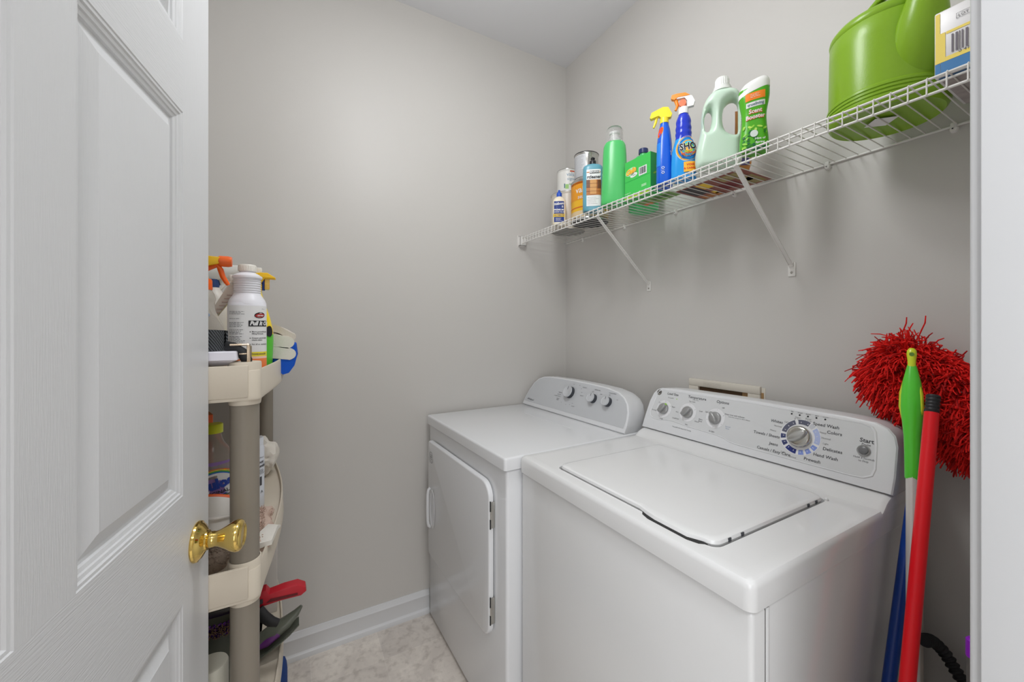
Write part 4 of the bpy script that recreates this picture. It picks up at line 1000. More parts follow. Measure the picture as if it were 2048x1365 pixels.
# ------------------------------------------------------------------ plastic shelving unit on the left
UX0, UX1, UY0, UY1 = -0.50, -0.052, 0.945, 1.765
UN = mat('beige_shelf_plastic', (206, 196, 180), rough=.45, var=.02, bump=.06, bscale=200); TP = mat('taupe_post', (138, 130, 118), rough=.4, var=.02)
SU = thing('shelving_unit', 'beige plastic shelving unit with round taupe posts, standing behind the open door', 'shelving unit', (-.28, 1.355, 0), 0)
OFF = Vector((-.28, 1.355, 0))
def fx(y): return UX1 + .034 * math.sin(PI * max(0, min(1, (y - UY0 - .03) / (UY1 - UY0 - .06))))
def outline(e):
    pts = [(UX0 + e, UY0 + e), (UX1 - .02, UY0 + e)]
    for k in range(6):
        a = -PI / 2 + (PI / 2) * k / 5; pts.append((UX1 - .02 + (.02 - e) * math.cos(a), UY0 + .02 + (.02 - e) * math.sin(a)))
    n = 22
    for k in range(1, n): y = UY0 + .03 + (UY1 - UY0 - .06) * k / n; pts.append((fx(y) - e, y))
    for k in range(6):
        a = (PI / 2) * k / 5; pts.append((UX1 - .02 + (.02 - e) * math.cos(a), UY1 - .02 + (.02 - e) * math.sin(a)))
    pts.append((UX0 + e, UY1 - e)); return pts
LV = (1.226, .826, .426, .062)
for i, z in enumerate(LV):
    m = MB()
    def rg(e, zz): return [Vector((x, y, zz)) - OFF for x, y in outline(e)]
    m.loft([rg(.006, z - .058), rg(-.001, z - .060), rg(-.002, z - .056), rg(-.0005, z - .050), rg(.0, z - .002), rg(.0015, z), rg(.004, z), rg(.005, z - .002), rg(.006, z - .012), rg(.03, z - .012)], UN, True, True)
    # the near and far end rims stand a little prouder
    for y0, y1 in ((UY0 - .004, UY0 + .004), (UY1 - .004, UY1 + .004)):
        m.box(UX0 - OFF.x, UX1 - .02 - OFF.x, y0 - OFF.y, y1 - OFF.y, z - .054, z + .010, UN, .002)
    for px, py in ((-.080, .974), (-.080, 1.735), (-.47, .974), (-.47, 1.735)):
        m.lathe([(.0275, z - .070), (.0290, z - .062), (.0295, z - .04), (.0290, z + .014), (.0278, z + .016), (.0262, z + .016)], UN, (px - OFF.x, py - OFF.y, 0), 36, cap0=True, cap1=(i == 0))
    m.build('shelf', SU)
for px, py in ((-.080, .974), (-.080, 1.735), (-.47, .974), (-.47, 1.735)):
    m = MB(); m.lathe([(.0255, 0), (.0255, 1.236)], TP, (px - OFF.x, py - OFF.y, 0), 36); m.build('post', SU)
ZT, ZM, ZL, ZB = [z - .0118 for z in LV]

# --- top board
WB = mat('white_jug_plastic', (226, 226, 232), rough=.3, var=.01)
t = thing('carpet_cleaner_jug', 'white ribbed neck carpet cleaner bottle with black lettering on the top shelf board', 'cleaner bottle', (-.0845, 1.085, ZT), gaze(-.084, 1.085, .0))
B = Body([(0, .034, .034, 2.6), (.004, .0375, .0375, 2.6), (.146, .0375, .0375, 2.6), (.153, .0360, .0360, 2.4)], 2)
m = MB(); B.geo(m, WB, 44)
pr = [(.0372, .150), (.0365, .154), (.034, .161), (.028, .170), (.0260, .175)]
z = .175
for k in range(6): pr += [(.0258, z), (.0268, z + .0015), (.0268, z + .003), (.0252, z + .0045)]; z += .0052
pr += [(.0265, z + .001), (.0295, z + .004), (.0290, z + .008), (.020, z + .014), (.0150, z + .0165), (.0150, z + .020)]
m.lathe(pr, WB, seg=44); jz = z; m.build('bottle_body', t)
m = MB(); m.lathe([(.0175, jz + .019), (.0175, jz + .032), (.016, jz + .034), (.001, jz + .034)], mat('ivory_cap', (226, 222, 214), rough=.4), seg=36)
for k in range(30):
    a = k * 2 * PI / 30; m.tube([(.0175 * math.cos(a), .0175 * math.sin(a), jz + .020), (.0175 * math.cos(a), .0175 * math.sin(a), jz + .031)], .0006, mat('ivory_cap', (226, 222, 214)), 4)
m.build('cap', t)
m = MB(); f = B.fn(0, .0005); g = B.fn(0, .0011); h_ = B.fn(0, .0017)
m.patch(f, -.040, .046, .006, .146, 30, 2, WHITE); m.patch(g, -.040, .046, .033, .043, 30, 1, mat('yellow_stripe', (236, 220, 60))); m.patch(g, -.040, .046, .028, .033, 30, 1, mat('peach_stripe', (240, 200, 180))); m.patch(g, -.040, .046, .006, .028, 30, 1, mat('orange_stripe', (238, 130, 70)))
GI = mat('grey_ink', (120, 120, 122))
for (v0, v1, n, s_) in ((.126, .134, 3, 1), (.115, .119, 1, 2), (.098, .110, 4, 3), (.082, .094, 4, 4), (.064, .079, 5, 5), (.046, .060, 4, 6)): lines(m, g, -.036, -.004, v0, v1, n, GI if n < 4 else INK, .0009, s_)
m.patch(g, .002, .042, .100, .113, 14, 1, INKB); m.text(h_, 'Pull It Out', .0125, WHITE, .0255, .1065, bold=.05, shear=.3, sx=.8)
blob(m, g, .024, .125, .0115, .0065, INKB, rot=.1); blob(m, h_, .024, .1245, .010, .0045, mat('dark_red', (170, 50, 50)), rot=.1); m.text(B.fn(0, .0022), 'unger', .0055, WHITE, .024, .1245, shear=.3, bold=.03)
m.text(g, '32 oz', .003, INK, .031, .139)
for k, (a, b_2) in enumerate((('More powerful spot', 'lifting formula'), ('Deeper penetration', 'cleans stains'), ('For all or residential', ''))):
    v = .088 - k * .014; m.text(g, a, .0042, INK, .008, v, align='LEFT', bold=.02); m.text(g, b_2, .0042, INK, .008, v - .0045, align='LEFT', bold=.02); m.text(h_, 'o', .004, INKB, .005, v, bold=.06)
m.text(h_, 'CAUTION', .005, INK, .008, .038, bold=.02); m.text(h_, 'DANGER', .005, INK, .028, .038, bold=.02)
m.build('wrap_label', t, recalc=False)

# clear bottle with yellow and orange trigger
CB = mat('clear_bottle', (240, 236, 228), rough=.08, trans=.75, ior=1.15, var=0)
OR2 = mat('deep_orange_plastic', (236, 100, 30), rough=.3); YL2 = mat('golden_yellow_plastic', (240, 190, 30), rough=.3)
t = thing('spray_bottle', 'clear spray bottle with yellow head and orange trigger on the top board', 'spray bottle', (-.158, 1.035, ZT), 0)
B = Body([(0, .036, .030, 3), (.004, .040, .033, 3), (.06, .040, .033, 2.8), (.095, .036, .028, 2.6), (.118, .027, .022, 2.3), (.135, .021, .019, 2.1), (.150, .0205, .0195, 2), (.158, .022, .021, 2), (.168, .0195, .019, 2), (.178, .014, .014, 2)])
m = MB(); B.geo(m, CB, 36); m.build('bottle_body', t)
m = MB(); f = B.fn(0, .0006); m.patch(f, -.034, .036, .040, .090, 14, 3, mat('pale_blue_label', (176, 206, 220), rough=.4)); m.text(B.fn(0, .0012), '00', .008, mat('blue_grey_ink', (130, 150, 180)), .010, .123, bold=.04); m.build('label_band', t, recalc=False)
m = MB(); m.lathe([(.0160, .176), (.0165, .178), (.0160, .196), (.0145, .199)], OR2, seg=30)
m.prism([(-.036, .200), (-.040, .228), (-.030, .244), (.008, .247), (.030, .246), (.030, .232), (.010, .226), (.006, .214), (.010, .198), (-.012, .196)], (0, .011, 0), (1, 0, 0), (0, 0, 1), (0, -.022, 0), YL2, .003)
hd = m.build('spray_head', t)
m = MB(); m.lathe([(.0095, .026), (.0115, .028), (.0115, .044), (.010, .050), (.0085, .050), (.001, .0505)], OR2, (0, 0, .238), 24, 'X'); m.build('nozzle', hd)
m = MB(); m.tube([(-.008, 0, .208), (.008, 0, .222), (.024, 0, .230), (.030, 0, .220), (.034, 0, .205), (.040, 0, .194), (.0435, 0, .188)], [.0045, .006, .006, .0055, .005, .0045, .0035], OR2, 12); m.build('trigger', hd)

# white long headed sprayer behind the jug
t = thing('spray_bottle', 'white spray bottle with a long white trigger head, behind the ribbed jug', 'spray bottle', (-.168, 1.232, ZT), 0)
B = Body([(0, .034, .026, 3), (.005, .038, .030, 3), (.13, .037, .029, 2.8), (.175, .025, .022, 2.3), (.20, .014, .014, 2)])
m = MB(); B.geo(m, mat('off_white_bottle', (214, 210, 204), rough=.35)); m.build('bottle_body', t)
m = MB(); WHP = mat('white_trigger_plastic', (226, 226, 222), rough=.3); m.lathe([(.015, .198), (.015, .218)], mat('navy_collar', (44, 70, 120), rough=.3), seg=24)
m.prism([(-.026, .216), (-.030, .232), (-.018, .256), (.080, .256), (.092, .250), (.092, .236), (.060, .232), (.012, .216)], (0, .012, 0), (1, 0, 0), (0, 0, 1), (0, -.024, 0), WHP, .004); hd = m.build('spray_head', t)
m = MB(); m.box(.090, .104, -.010, .010, .236, .254, WHP, .002); m.build('nozzle', hd)
m = MB(); m.tube([(.012, 0, .222), (.020, 0, .205), (.006, 0, .185), (-.020, -.004, .172)], [.006, .006, .006, .004], WHP, 10); m.build('trigger', hd)
# ribbed hand brush shape between them
t = thing('nozzle_wand', 'ribbed off-white nozzle wand leaning between the clear bottle and the ribbed jug', 'nozzle', (-.128, 1.105, ZT), 0)
IV = mat('ivory_ribbed', (216, 208, 198), rough=.4)
m = MB(); m.prism([(-.026, .118), (-.016, .120), (.004, .150), (.016, .170), (.018, .196), (.008, .198), (-.004, .176), (-.024, .136)], (0, .008, 0), (1, 0, 0), (0, 0, 1), (0, -.016, 0), IV, .003)
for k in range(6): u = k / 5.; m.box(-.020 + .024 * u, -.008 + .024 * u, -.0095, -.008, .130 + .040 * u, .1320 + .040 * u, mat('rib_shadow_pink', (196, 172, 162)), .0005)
m.tube([(-.030, 0, .006), (-.030, 0, .08), (-.024, 0, .125)], .011, IV, 12); m.box(-.046, -.014, -.014, .014, 0, .008, IV, .003)
m.build('wand_body', t)
m = MB(); m.lathe([(.0085, .194), (.0085, .200), (.0060, .202), (.0060, .216), (.0045, .218), (.001, .218)], mat('ivory_cap', (226, 222, 214), rough=.4), (.012, 0, 0), 20); m.build('tip_cap', t)

# yellow and green spray behind the jug
t = thing('spray_bottle', 'yellow and green spray bottle behind the ribbed jug on the top board', 'spray bottle', (-.0765, 1.215, ZT), .0)
B = Body([(0, .034, .026, 3), (.005, .037, .030, 3), (.08, .039, .030, 2.7), (.125, .031, .026, 2.5), (.17, .018, .018, 2.1), (.195, .0125, .0125, 2)])
YB2 = mat('bright_yellow_bottle', (244, 214, 40), rough=.3); GG = mat('grass_green_label', (92, 196, 60), rough=.35)
m = MB(); B.geo(m, YB2); o = m.build('bottle_body', t); o.data.materials.append(GG)
for p in o.data.polygons:
    if p.center.z < .072 + p.center.x * .3: p.material_index = 1
m = MB(); m.lathe([(.014, .193), (.014, .210)], YL2, seg=24); m.prism([(-.024, .208), (-.024, .232), (.010, .240), (.026, .240), (.044, .228), (.044, .224), (.020, .224), (.010, .208)], (0, .010, 0), (1, 0, 0), (0, 0, 1), (0, -.020, 0), YL2, .003); hd = m.build('spray_head', t)
m = MB(); m.tube([(.014, 0, .226), (.018, 0, .212), (.016, 0, .194)], [.005, .005, .004], mat('royal_blue_trigger', (30, 64, 150), rough=.3), 10); m.build('trigger', hd)
m = MB(); m.box(.020, .030, -.006, .006, .196, .224, mat('pale_yellow_nozzle', (228, 214, 140)), .0015)
for k in range(6): m.box(.0195, .0305, -.0065, .0065, .199 + k * .004, .2005 + k * .004, mat('amber', (246, 180, 50)))
m.build('foam_nozzle', hd)
m = MB(); blob(m, B.fn(0, .0012), .032, .088, .010, .014, INKB, 20); m.build('printing', t, recalc=False)

# towels at the front edge
def towel(name, label, loc, pts, rad, mt, cat, folds=2, seed=1, extra=None, tip=None):
    """soft rolled cloth: pts path, rad list"""
    t = thing(name, label, cat, loc, 0)
    m = MB(); P = []
    n = 22
    from mathutils.geometry import interpolate_bezier
    for i in range(n):
        u = i / (n - 1) * (len(pts) - 1); k = min(int(u), len(pts) - 2); f_ = u - k; P.append(Vector(pts[k]).lerp(Vector(pts[k + 1]), f_))
    R = [rad[min(int(i / (n - 1) * (len(rad) - 1)), len(rad) - 2)] for i in range(n)]
    rings = []
    for i, p in enumerate(P):
        u = i / (n - 1) * (len(rad) - 1); k = min(int(u), len(rad) - 2); f_ = u - k
        rx = rad[k][0] + (rad[k + 1][0] - rad[k][0]) * f_; rz = rad[k][1] + (rad[k + 1][1] - rad[k][1]) * f_
        tn = (P[min(i + 1, n - 1)] - P[max(i - 1, 0)]).normalized(); side = tn.cross(Vector((0, 0, 1))).normalized() if abs(tn.z) < .95 else Vector((0, 1, 0)); up = side.cross(tn)
        ring = []
        for j in range(40):
            a = 2 * PI * j / 40; w_ = 1 + .10 * math.sin(folds * a + i * .25) + .10 * noise.noise(Vector((math.cos(a) * 1.6, math.sin(a) * 1.6, i * .22 + seed)))
            ring.append(p + side * (rx * w_ * math.cos(a)) + up * (rz * w_ * math.sin(a)))
        rings.append(ring)
    m.loft(rings, mt); m.build('cloth', t)
    if extra: extra(t)
    return t
TERR = mat('white_terry', (226, 222, 214), rough=.95, var=.05, scale=60, bump=1.0, bscale=900)
TERR2 = mat('cream_terry', (208, 200, 190), rough=.95, var=.05, scale=60, bump=1.0, bscale=900)
BLUT = mat('royal_blue_cloth', (14, 84, 196), rough=.9, var=.06, scale=60, bump=.8, bscale=900)
def sheet_stack(): pass
def folded(name, label, cat, loc, mats_, layers, u0, u1, y0, y1, droop, seed, thick=.012):
    t = thing(name, label, cat, loc, 0)
    m = MB()
    for L in range(layers):
        z0 = L * thick
        def surf(k):
            def fn(u, v):
                d = max(0, u - .012); z = z0 + k * thick * 1.0 - droop * d * d * 60 + .004 * noise.noise(Vector((u * 35, v * 35, L + seed)))
                return Vector((u, v, z))
            return fn
        ring_t = []
        nu, nv = 14, 12; e = u1 - L * .004
        path = [surf(0)(u0 + (e - u0) * i / nu, 0) for i in range(nu + 1)]
        secs = []
        for j in range(nv + 1):
            v = y0 + (y1 - y0) * j / nv
            bot = [surf(0)(u0 + (e - u0) * i / nu, v) for i in range(nu + 1)]
            top_ = [surf(1)(u0 + (e - u0) * i / nu, v) for i in range(nu, -1, -1)]
            arc = []
            for q in range(1, 8):
                w_ = -PI / 2 + PI * q / 8; c_ = surf(.5)(e, v); arc.append(c_ + Vector((math.cos(w_) * thick * .46, 0, math.sin(w_) * thick * .46)))
            secs.append(bot + arc + top_)
        m.loft(secs, mats_[L % len(mats_)])
    m.build('cloth', t); return t
folded('face_towel', 'cream towel folded over the white cloth on the top shelf board, uppermost', 'towel', (-.060, 1.300, ZT + .084), [TERR2], 1, -.03, .066, -.045, .060, .12, 3, .020)
folded('washcloth', 'thick folded white washcloth hanging over the front edge of the top shelf board', 'towel', (-.060, 1.288, ZT + .015), [TERR, TERR], 2, -.03, .060, -.040, .070, .06, 5, .033)
t = folded('dust_cloth', 'royal blue cloth tucked under the white washcloth, drooping over the shelf edge', 'cloth', (-.060, 1.290, ZT + .001), [BLUT], 1, -.03, .030, -.035, .070, .02, 8, .011)
m = MB(); rings = []
for j in range(13):
    v = -.040 + .115 * j / 12; w_ = .003 * math.sin(j * .9)
    sec = [(.022, .012), (.036, .008), (.052, .024), (.066, .052), (.074, .050), (.077, .020), (.070, -.008), (.058, -.028), (.044, -.032), (.034, -.022), (.030, -.006), (.026, .000)]
    rings.append([Vector((a + w_ + .002 * noise.noise(Vector((a * 50, b * 50, j * .5))), v, b + w_)) for a, b in sec])
m.loft(rings, BLUT); m.build('hanging_fold', t, angle=60)

# tray, belt
t = thing('inverted_tray', 'shallow white plastic tray lying on the near end of the top shelf board', 'tray', (-.18, .975, 1.2365), 0)
LAV = mat('cool_white_plastic', (222, 220, 230), rough=.3)
m = MB()
def tr(e, z): return [Vector((x, y, z)) for x, y in rrect(-.115 + e, .090 - e, -.030 + e, .055 - e, .008, 4)]
m.loft([tr(.016, .0), tr(.002, .010), tr(.0, .011), tr(.0015, .026), tr(.004, .028), tr(.03, .028)], LAV); m.build('tray_shell', t, angle=20)
t = thing('woven_belt', 'coiled black woven belt with a metal buckle lying on the white tray', 'belt', (-.165, .985, 1.2648), 0)
m = MB(); WV = bpy.data.materials.new('black_braid'); WV.use_nodes = True; nt = WV.node_tree; b = nt.nodes['Principled BSDF']; b.inputs['Roughness'].default_value = .7
tc = nt.nodes.new('ShaderNodeTexCoord'); wv = nt.nodes.new('ShaderNodeTexWave'); wv.inputs['Scale'].default_value = 90; wv.bands_direction = 'DIAGONAL'; wv.inputs['Distortion'].default_value = 1.5; wv.inputs['Detail'].default_value = 1
nt.links.new(tc.outputs['Object'], wv.inputs[0]); rr = nt.nodes.new('ShaderNodeValToRGB'); rr.color_ramp.elements[0].color = (.008, .009, .011, 1); rr.color_ramp.elements[1].color = (.11, .12, .13, 1); nt.links.new(wv.outputs['Fac'], rr.inputs[0]); nt.links.new(rr.outputs[0], b.inputs['Base Color'])
bp = nt.nodes.new('ShaderNodeBump'); bp.inputs['Strength'].default_value = .9; bp.inputs['Distance'].default_value = .002; nt.links.new(wv.outputs['Fac'], bp.inputs['Height']); nt.links.new(bp.outputs[0], b.inputs['Normal'])
outer = []; 
for k in range(60):
    a = k * 2 * PI * 2.2 / 60; r0 = .054 - .006 * k / 60 * 2.2; hh = .040 + .004 * math.sin(a * .5)
    c_, s_ = math.cos(a), math.sin(a)
    outer.append([Vector(((r0 - .0015) * c_, (r0 - .0015) * s_ * .62, 0)), Vector(((r0 + .0015) * c_, (r0 + .0015) * s_ * .62, 0)), Vector(((r0 + .0015) * c_, (r0 + .0015) * s_ * .62, hh)), Vector(((r0 - .0015) * c_, (r0 - .0015) * s_ * .62, hh))])
m.loft(outer, WV); m.tube([(.052, -.012, .010), (.066, -.016, .007), (.080, -.018, -.003), (.090, -.018, -.022), (.096, -.016, -.026)], [(.010, .002)] * 4 + [(.003, .002)], BK, 10); m.build('strap', t)
m = MB(); m.tube([(.062, -.024, .012), (.062, -.004, .012), (.090, -.004, .012), (.094, -.004, .008), (.094, -.004, -.032), (.094, -.024, -.032), (.094, -.024, .008), (.090, -.024, .012)], .0022, BUCK, 10, closed=True); m.box(.089, .094, -.026, -.002, -.034, .012, BUCK, .001); m.box(.076, .092, -.024, -.021, -.008, -.005, BUCK, .001); m.build('buckle', t)

# --- middle board
t = thing('multi_cleaner_bottle', 'clear cleaner bottle with a lime yellow cap and purple rainbow label on the middle board', 'cleaner bottle', (-.152, 1.120, ZM), gaze(-.152, 1.12, .05))
B = Body([(0, .042, .034, 2.8), (.005, .046, .038, 2.8), (.14, .046, .038, 2.6), (.175, .045, .037, 2.4), (.215, .034, .029, 2.2), (.240, .019, .018, 2), (.262, .0145, .0145, 2)])
m = MB(); B.geo(m, mat('grey_clear_bottle', (196, 186, 178), rough=.12, trans=.6, ior=1.2, var=0), 40); m.build('bottle_body', t)
m = MB(); m.lathe([(.0185, .258), (.0185, .276), (.017, .278), (.001, .278)], mat('lime_yellow_cap', (206, 212, 30), rough=.35), seg=30); m.build('cap', t)
m = MB(); f = B.fn(0, .0006); g = B.fn(0, .0012); h_ = B.fn(0, .0018)
m.patch(f, -.050, .050, .030, .198, 20, 4, mat('violet_label', (140, 110, 170), rough=.35))
for k, c_ in enumerate(((232, 120, 40), (240, 210, 60), (80, 170, 80), (60, 110, 190))): blob(m, B.fn(0, .0009 + k * .0003), .004, .150, .044 - k * .003, .034 - k * .0022, mat('rainbow_%d' % k, c_), 36)
blob(m, B.fn(0, .0022), .004, .145, .036, .030, WHITE, 36); g3 = B.fn(0, .0028)
m.text(g3, 'Fabuloso', .0300, mat('navy_ink', (30, 40, 110)), .000, .150, bold=.06, rot=.16, sx=.85); m.text(g3, 'ORIGINAL', .0105, INKB, .002, .131, bold=.03, rot=.16); m.text(g3, 'Multi-Purpose Cleaner', .0075, INKB, .004, .122, bold=.03, rot=.16)
blob(m, g3, .026, .112, .012, .005, mat('plum_print', (84, 40, 110)), 14, .3); m.patch(B.fn(0, .0012), -.05, .05, .030, .100, 20, 2, mat('tan_label', (214, 190, 150)))
m.build('front_label', t, recalc=False)
t = thing('refill_carton', 'orange carton behind the lime capped bottle on the middle board', 'carton', (-.205, 1.185, ZM), .3)
m = MB(); m.box(-.04, .04, -.025, .025, 0, .29, OR2, .002); m.prism([(-.04, 0), (.04, 0), (.01, .03), (-.01, .03)], (0, .025, .29), (1, 0, 0), (0, 0, 1), (0, -.05, 0), mat('dark_amber', (150, 86, 30))); m.build('carton', t)
t = thing('scrub_pad', 'white scrubbing pad with an orange rim standing on its edge on the middle board', 'scrub pad', (-.150, 1.010, ZM + .066), 0)
m = MB()
ol = [(-.055, .010), (-.02, .004), (.02, .004), (.045, .018), (.056, .045), (.050, .066), (.030, .076), (.0, .082), (-.04, .084), (-.056, .070)]
def sm(pts, k=6):
    out = []; n = len(pts)
    for i in range(n):
        p0, p1, p2, p3 = [Vector((*pts[(i + q) % n], 0)) for q in (-1, 0, 1, 2)]
        for j in range(k):
            u = j / k; out.append(tuple((0.5 * ((2 * p1) + (-p0 + p2) * u + (2 * p0 - 5 * p1 + 4 * p2 - p3) * u * u + (-p0 + 3 * p1 - 3 * p2 + p3) * u ** 3))[:2]))
    return out
so = sm(ol); tilt = Vector((0, .28, .96)).normalized()
m.prism(so, (0, 0, 0), (1, 0, 0), tilt, Vector((0, -.96, .28)) * .012, mat('white_pad', (226, 222, 216), rough=.5), .003); m.build('pad_face', t)
m = MB(); m.tube([Vector((x, 0, 0)) + tilt * y + Vector((0, -.96, .28)) * .007 for x, y in so], .0042, OR2, 8, closed=True); m.build('rim', t)
m = MB(); m.tube([Vector((-.02, -.013, .046)), Vector((.02, -.012, .043)), Vector((.05, -.010, .042))], [.002, .004, .003], mat('white_pad', (226, 222, 216)), 8); m.build('grip', t)
# fuzzy grey cloth at the near end
def fuzz(name, label, cat, loc, ell, n, length, mt, seed, parent_body=True, sub=None, rad=.0012):
    t = thing(name, label, cat, loc, 0); rnd = random.Random(seed)
    m = MB(); B = Body([(0, ell[0] * .9, ell[1] * .9, 2.6), (ell[2] * .5, ell[0], ell[1], 2.4), (ell[2], ell[0] * .8, ell[1] * .8, 2.4)]); B.geo(m, mt); m.build('pad', t)
    m = MB()
    for k in range(n):
        a = rnd.uniform(0, 2 * PI); u = rnd.random() ** .5; x, y = ell[0] * u * math.cos(a), ell[1] * u * math.sin(a); z = ell[2] * .92
        if rnd.random() < .5: x, y = ell[0] * .95 * math.cos(a), ell[1] * .95 * math.sin(a); z = ell[2] * rnd.uniform(.1, .9)
        d = Vector((x / ell[0] + rnd.uniform(-.5, .5), y / ell[1] + rnd.uniform(-.5, .5), .7 + rnd.uniform(-.3, .3))).normalized() * length
        m.tube([Vector((x, y, z)) , Vector((x, y, z)) + d * .6, Vector((x, y, max(.002, z))) + d + Vector((0, 0, -.002))], [rad, rad, rad * .7], mt, 4)
    o = m.build('pile', t); o['kind'] = 'stuff'; return t
fuzz('mop_refill', 'grey brown shaggy mop refill on the near end of the middle board', 'mop refill', (-.160, 1.018, ZM), (.050, .032, .060), 800, .008, mat('grey_brown_yarn', (158, 142, 128), rough=.95), 3)
t = thing('powder_bottle', 'tall white foot powder bottle behind the near post on the middle board', 'powder bottle', (-.090, 1.300, ZM), gaze(-.09, 1.3, .5))
B = Body([(0, .026, .026, 2), (.003, .0285, .0285, 2), (.165, .0285, .0285, 2), (.175, .026, .026, 2)])
m = MB(); PW = mat('cool_white_bottle', (222, 226, 234), rough=.3); B.geo(m, PW); m.build('bottle_body', t)
m = MB(); m.lathe([(.0265, .174), (.0265, .192), (.025, .194), (.001, .194)], PW, seg=36); m.build('cap', t)
m = MB(); g = B.fn(0, .0008, -PI / 2)
m.text(g, 'Foot', .012, INK, .005, .130, bold=.03); m.text(g, 'Powder', .012, INK, .008, .119, bold=.03); lines(m, g, -.004, .022, .096, .110, 6, INK, .001, 2); m.patch(g, .004, .010, .066, .090, 2, 1, INK); m.text(g, 'A', .012, INK, .010, .048); m.text(g, 'medicated', .005, INK, .008, .142)
m.build('printing', t, recalc=False)
t = thing('crumpled_bag', 'crumpled white plastic bag behind the powder bottle', 'bag', (-.088, 1.560, ZM), 0)
def crumple(name, par, rx, ry, rz_, mt, seed, amp=.35):
    bm = bmesh.new(); bmesh.ops.create_icosphere(bm, subdivisions=4, radius=1)
    for v in bm.verts:
        p = v.co.copy(); n_ = noise.noise(p * 1.5 + Vector((seed, 0, 0))) + .5 * abs(noise.noise(p * 3.5 + Vector((0, seed, 0)))) ; s_ = 1 + amp * n_
        v.co = Vector((p.x * rx * s_, p.y * ry * s_, p.z * rz_ * s_))
    mz = min(v.co.z for v in bm.verts)
    for v in bm.verts: v.co.z -= mz
    m = MB(); m.bm(bm, mt); return m.build(name, par, angle=30)
crumple('bag_body', t, .046, .05, .055, mat('off_white_film', (226, 220, 210), rough=.35), 4, .4)
t = thing('chenille_mop_pad', 'pinkish beige chenille mop pad with a white corner hanging over the middle board', 'mop pad', (-.075, 1.095, ZM), 0)
m = MB(); PB = mat('pinkish_beige_yarn', (206, 182, 168), rough=.95, var=.12, scale=150, bump=1.0, bscale=700)
def padz(u, v): return Vector((u, v, .010 + .006 * noise.noise(Vector((u * 30, v * 20, 1)))))
secs = []
for j in range(15):
    v = -.055 + .20 * j / 14; x1 = .030 + .006 * math.sin(j)
    secs.append([Vector((-.05, v, 0)), Vector((-.01, v, -0.0)), Vector((x1, v, .0)), Vector((x1 + .004, v, .008)), Vector((x1 - .002, v, .020)), Vector((.0, v, .026 + .003 * math.sin(j * 1.7))), Vector((-.05, v, .022))])
m.loft(secs, PB); rnd = random.Random(5)
for k in range(700):
    x, y = rnd.uniform(-.02, .034), rnd.uniform(-.05, .14); d = Vector((rnd.uniform(-.5, .8), rnd.uniform(-.6, .6), .8)).normalized() * .007; z = .022 if x < .02 else .012
    m.tube([(x, y, z), Vector((x, y, z)) + d], [.0016, .0010], PB, 4)
m.build('pile', t)
m = MB(); m.loft([[Vector(p) for p in r_] for r_ in ([(.010, -.060, .008), (.040, -.060, .012), (.040, -.060, .022), (.010, -.060, .020)], [(.016, -.02, .018), (.050, -.005, .018), (.050, -.005, .028), (.016, -.02, .030)], [(.030, .02, .022), (.056, .015, .016), (.056, .015, .020), (.030, .02, .026)])], TERR); m.build('white_corner', t)

# --- third board
t = thing('bar_clamp', 'red bar clamp with a black trigger sticking out over the third board', 'clamp', (-.062, 1.175, .612), 0)
RED = mat('crimson_plastic', (176, 24, 40), rough=.4); BLK = mat('black_rubber', (34, 34, 36), rough=.5)
m = MB(); m.prism([(-.060, -.012), (-.020, .000), (.006, .004), (.040, .006), (.088, .004), (.100, .012), (.098, .024), (.080, .036), (.050, .036), (.018, .032), (.010, .044), (.000, .044), (-.020, .036), (-.060, .022)], (0, .014, 0), (1, 0, 0), (0, 0, 1), (0, -.028, 0), RED, .005)
m.prism([(.010, .012), (.080, .010), (.080, .016), (.020, .020)], (0, -.0142, 0), (1, 0, 0), (0, 0, 1), (0, -.0004, 0), mat('deep_crimson', (96, 8, 20)))
m.build('clamp_body', t)
m = MB(); m.tube([(-.006, -.016, .004), (.006, -.020, -.016), (.022, -.024, -.032), (.036, -.024, -.040)], [(.013, .008), (.014, .009), (.013, .009), (.010, .008)], BLK, 14); m.build('trigger', t)
m = MB(); m.box(-.030, .004, -.018, -.014, .014, .026, BLK, .002); m.box(-.20, -.03, -.004, .004, .006, .020, mat('steel_bar', (120, 120, 120), rough=.3, metal=.9), .001); m.build('bar', t)
t = thing('cardboard_carton', 'white printed carton standing near the far end of the third board', 'carton', (-.095, 1.500, ZL), 0)
m = MB(); m.box(-.07, .060, -.045, .030, 0, .245, mat('grey_white_card', (196, 190, 184), rough=.5), .002); m.build('carton', t)
m = MB(); f = frame((0, -.045, 0), (1, 0, 0), (0, 0, 1), .0006)
m.patch(f, .022, .045, .205, .209, 1, 1, INKB); m.text(f, '~', .035, INKB, .035, .190, bold=.03); blob(m, f, .005, .155, .012, .018, INKB, 16); m.build('printing', t, recalc=False)
t = thing('flat_box', 'black and white flat box lying tilted on the third board beneath the middle board', 'box', (-.215, 1.400, .5265), 0, rot=(0, -.12, .0))
m = MB(); m.box(-.10, .085, -.07, .07, .018, .068, mat('black_box_card', (34, 28, 32), rough=.4), .002); m.box(-.105, .09, -.075, .075, 0, .020, mat('silver_white_edge', (206, 202, 204), rough=.35), .003); m.build('box_body', t)
m = MB(); f = frame((0, -.07, 0), (1, 0, 0), (0, 0, 1), .0006); lines(m, f, -.04, .06, .026, .044, 2, mat('grey_ink', (120, 120, 122)), .0016, 6); m.build('printing', t, recalc=False)
t2 = thing('storage_bin', 'grey plastic bin on the third board holding the tilted flat box', 'bin', (-.215, 1.44, ZL), 0)
